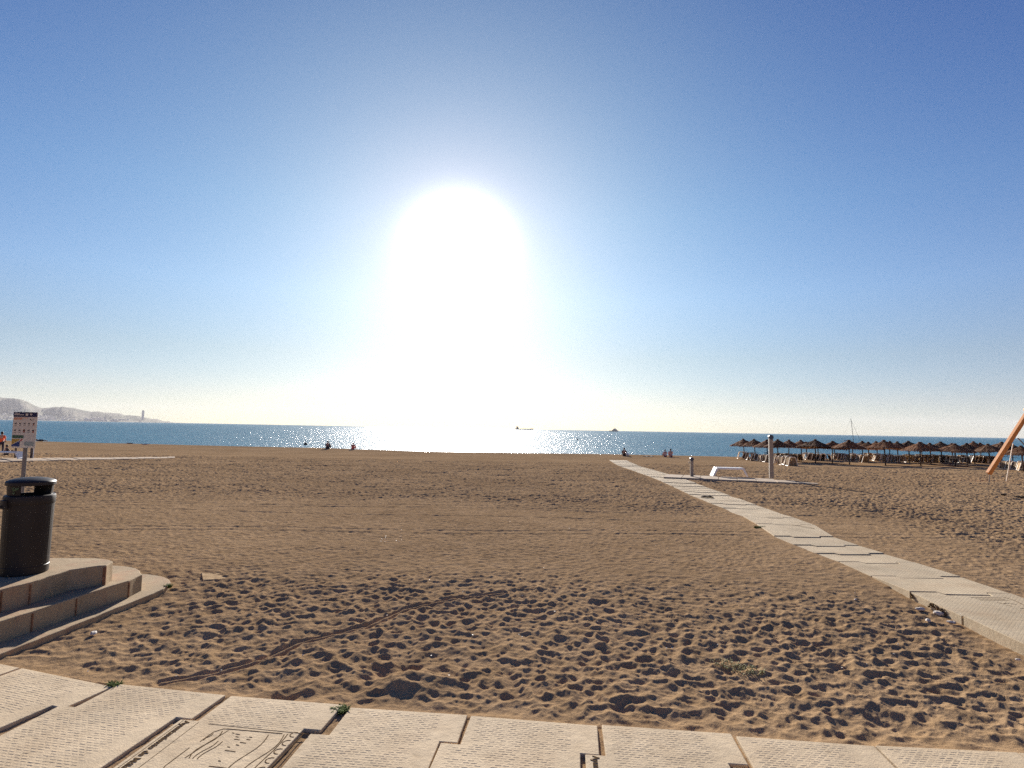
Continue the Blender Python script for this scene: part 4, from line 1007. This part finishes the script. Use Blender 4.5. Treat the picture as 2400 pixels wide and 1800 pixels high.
hT = tt.z-SEAZ; MB().box((0, 0, hT/2-4), (wt, wt*.7, hT-8)).build('shaft', simple('tower_concrete_material', (.45, .42, .40), .8, 0, .1, .05), to)
MB().box((-wt*.1, 0, hT-4+.0), (wt*.6, wt*.5, 8)).build('top_storey', simple('tower_top_material', (.4, .38, .36), .8), to)

# ------------------------------------------------------------------ small things on the ground
def tuft(lab, c, n_, r0, hgt_, seed, mat=M_LEAF, cat='weed', name='weed_tuft'):
    r_ = random.Random(seed); m_ = MB()
    for k in range(n_):
        a = r_.uniform(0, 6.28); rr = r0*sqrt(r_.random()); x_, y_ = rr*cos(a), rr*sin(a)*.8; b_ = r_.uniform(0, 6.28); l_ = hgt_*r_.uniform(.4, 1); w_ = r_.uniform(.003, .009)*(hgt_/.06)**.5
        q = Vector((cos(b_), sin(b_), 0)); s_ = Vector((-sin(b_), cos(b_), 0))*w_; p0_ = Vector((x_, y_, 0)); p1_ = p0_+q*l_*.35+Vector((0, 0, l_*.7)); p2_ = p0_+q*l_*.9+Vector((0, 0, l_*.8))
        m_.add([p0_-s_*.4, p0_+s_*.4, p1_+s_, p1_-s_, p2_], [(0, 1, 2, 3), (3, 2, 4)])
    o = m_.build(name, mat, loc=c); tag(o, lab, cat); return o
tuft('green weed sprouting in the joint between two front slabs', P(797, 1672, .0), 260, .055, .055, 1)
tuft('bit of dry weed at the far corner of the front left slab joint', P(268, 1612, .01), 120, .05, .05, 2)
tuft('small green weed at the pointed right end of the bottom step', P(392, 1378, .02), 90, .05, .06, 3)
tuft('dark green tuft at the left edge of the slab path', G(1780, 1238.5), 160, .12, .07, 4)
for k, (px_, py_) in enumerate(((1700, 1556), (1730, 1567), (1760, 1575))):
    tuft(['leftmost', 'middle', 'rightmost'][k]+' of three sparse yellowish weed patches in the sand near the bottom right', P(px_, py_, .0), 70, .14, .03, 10+k, M_LEAF2)
for (px_, py_, w_, lab, sd_) in ((2390, 1166.5, .18, 'larger dark seaweed clump at the right edge on the sand', 1), (2352, 1161.5, .08, 'small dark seaweed clump left of the larger one at the right edge', 2)):
    tuft(lab, G(px_, py_), 300, w_, .10, sd_+30, M_DRY, 'seaweed', 'seaweed_clump')
# driftwood on the path
g = G(1657, 1167.5, .035); m_ = MB(); m_.tube([(-.20, .02, .03), (-.1, -.02, .05), (.02, .01, .04), (.12, -.02, .05), (.22, 0, .03)], [.02, .035, .028, .035, .015], 8); m_.tube([(-.02, 0, .04), (.05, -.06, .07), (.12, -.09, .05)], .018, 6); m_.tube([(-.12, 0, .04), (-.16, .06, .06)], .018, 6)
ob = m_.build('driftwood', M_DRY, smooth=True, loc=g); tag(ob, 'dark brown piece of driftwood lying on the slab path', 'driftwood')
# half-buried slab in the sand
a0 = P(472, 1340, .03); a1 = P(476, 1357, .03); a2 = P(563, 1348, .012); a3 = P(560, 1338, .0)
m_ = MB(); m_.prism([(a0.x, a0.y), (a1.x, a1.y), (a2.x, a2.y), (a3.x, a3.y)], -.1, lambda p_: .02 if p_[0] < (a1.x+a2.x)/2 else -.03)
ob = m_.build('buried_slab', M_BURIED, bevel=.006); tag(ob, 'pale slab corner sticking out of the sand right of the steps', 'slab')
# pebbles and broken concrete beside the raised slab
pb = []
for k, (px_, py_, s_, lab) in enumerate(((2157, 1427.5, .045, 'pale flat pebble lying beneath the broken corner of the raised slab'), (2175, 1454, .035, 'small pale pebble farthest out on the sand from the raised slab'), (2201, 1438, .055, 'orange tinted stone leaning on the side of the raised slab'), (2228, 1458, .035, 'left of two pale pebbles by the joint of the raised slabs'), (2236, 1459, .03, 'right of two pale pebbles by the joint of the raised slabs'), (219, 1484, .035, 'white pebble on the sand below the bottom step'), (2386, 1546, .02, 'tiny white pebble on sand at the lower right edge'), (2005, 1075+330, .02, 'tiny pale pebble on the sand left of the path'))):
    bm = bmesh.new(); bmesh.ops.create_icosphere(bm, subdivisions=2, radius=s_); r_ = random.Random(k)
    for v_ in bm.verts: v_.co = Vector((v_.co.x*1.2, v_.co.y*.8, v_.co.z*.5))*(1+r_.uniform(-.15, .15))
    me_ = bpy.data.meshes.new('pebble'); bm.to_mesh(me_); bm.free(); me_.materials.append(M_STONE); ob = bpy.data.objects.new('pebble', me_); C.objects.link(ob); ob.location = P(px_, py_, .02); ob.rotation_euler = (0, 0, k)
    tag(ob, lab, 'pebble', 'pebbles on the sand')
m_ = MB(); r_ = random.Random(77); SP = []
for k in range(26): SP.append((r_.uniform(885, 985), r_.uniform(1255, 1272)))  # cluster of pale chips standing in for bright glints on the sand
for k in range(110): SP.append((r_.uniform(150, 2380), 1090+500*r_.random()**.8))
for (px_, py_) in SP:
    g = G(px_, py_, .012)
    if -4.9 > g.x and g.y < 8.2: continue
    if g.y > 6 and any((PATHC[i][0]-g.x)**2+(PATHC[i][1]-g.y)**2 < .9 for i in range(len(PATHC))): continue
    s_ = r_.uniform(.004, .008)*(1+g.y/16); m_.box(tuple(g), (s_*1.4, s_, s_*.35), M=Matrix.Rotation(r_.uniform(-.5, .5), 3, 'X') @ Matrix.Rotation(r_.uniform(0, 3), 3, 'Z'))
ob = m_.build('shell_glint_chips', simple('shell_glint_material', (.60, .54, .45), .6, 0, .2, 30)); tag(ob, 'tiny pale shell chips, some standing in for glints, scattered over the sand', 'shells and glints', kind='stuff')
m_ = MB(); r_ = random.Random(9)
A4, A5 = PA[4], PA[5]
for k in range(46):
    t_ = r_.uniform(.28, .62) if k > 10 else r_.uniform(.9, .99); q = A4.lerp(A5, t_); s_ = r_.uniform(.008, .022)
    m_.box((q.x-r_.uniform(-.01, .02), q.y, q.z-r_.uniform(.01, .07)), (s_, s_*1.2, s_), M=Matrix.Rotation(r_.uniform(0, 3), 3, 'X') @ Matrix.Rotation(r_.uniform(0, 3), 3, 'Z'))
m_.build('broken_edge', M_GROOVE, path)

# ------------------------------------------------------------------ haze
mh = bpy.data.materials.new('haze_material'); mh.use_nodes = True; n_ = mh.node_tree.nodes; n_.remove(n_['Principled BSDF'])
pv = n_.new('ShaderNodeVolumePrincipled'); pv.inputs['Density'].default_value = 3.1e-5; pv.inputs['Color'].default_value = (.93, .88, .88, 1); pv.inputs['Anisotropy'].default_value = .1
mh.node_tree.links.new(pv.outputs[0], n_['Material Output'].inputs['Volume'])
hz = MB().box((0, 6700, 187), (28000, 13800, 388)).build('haze', mh); hz['kind'] = 'stuff'
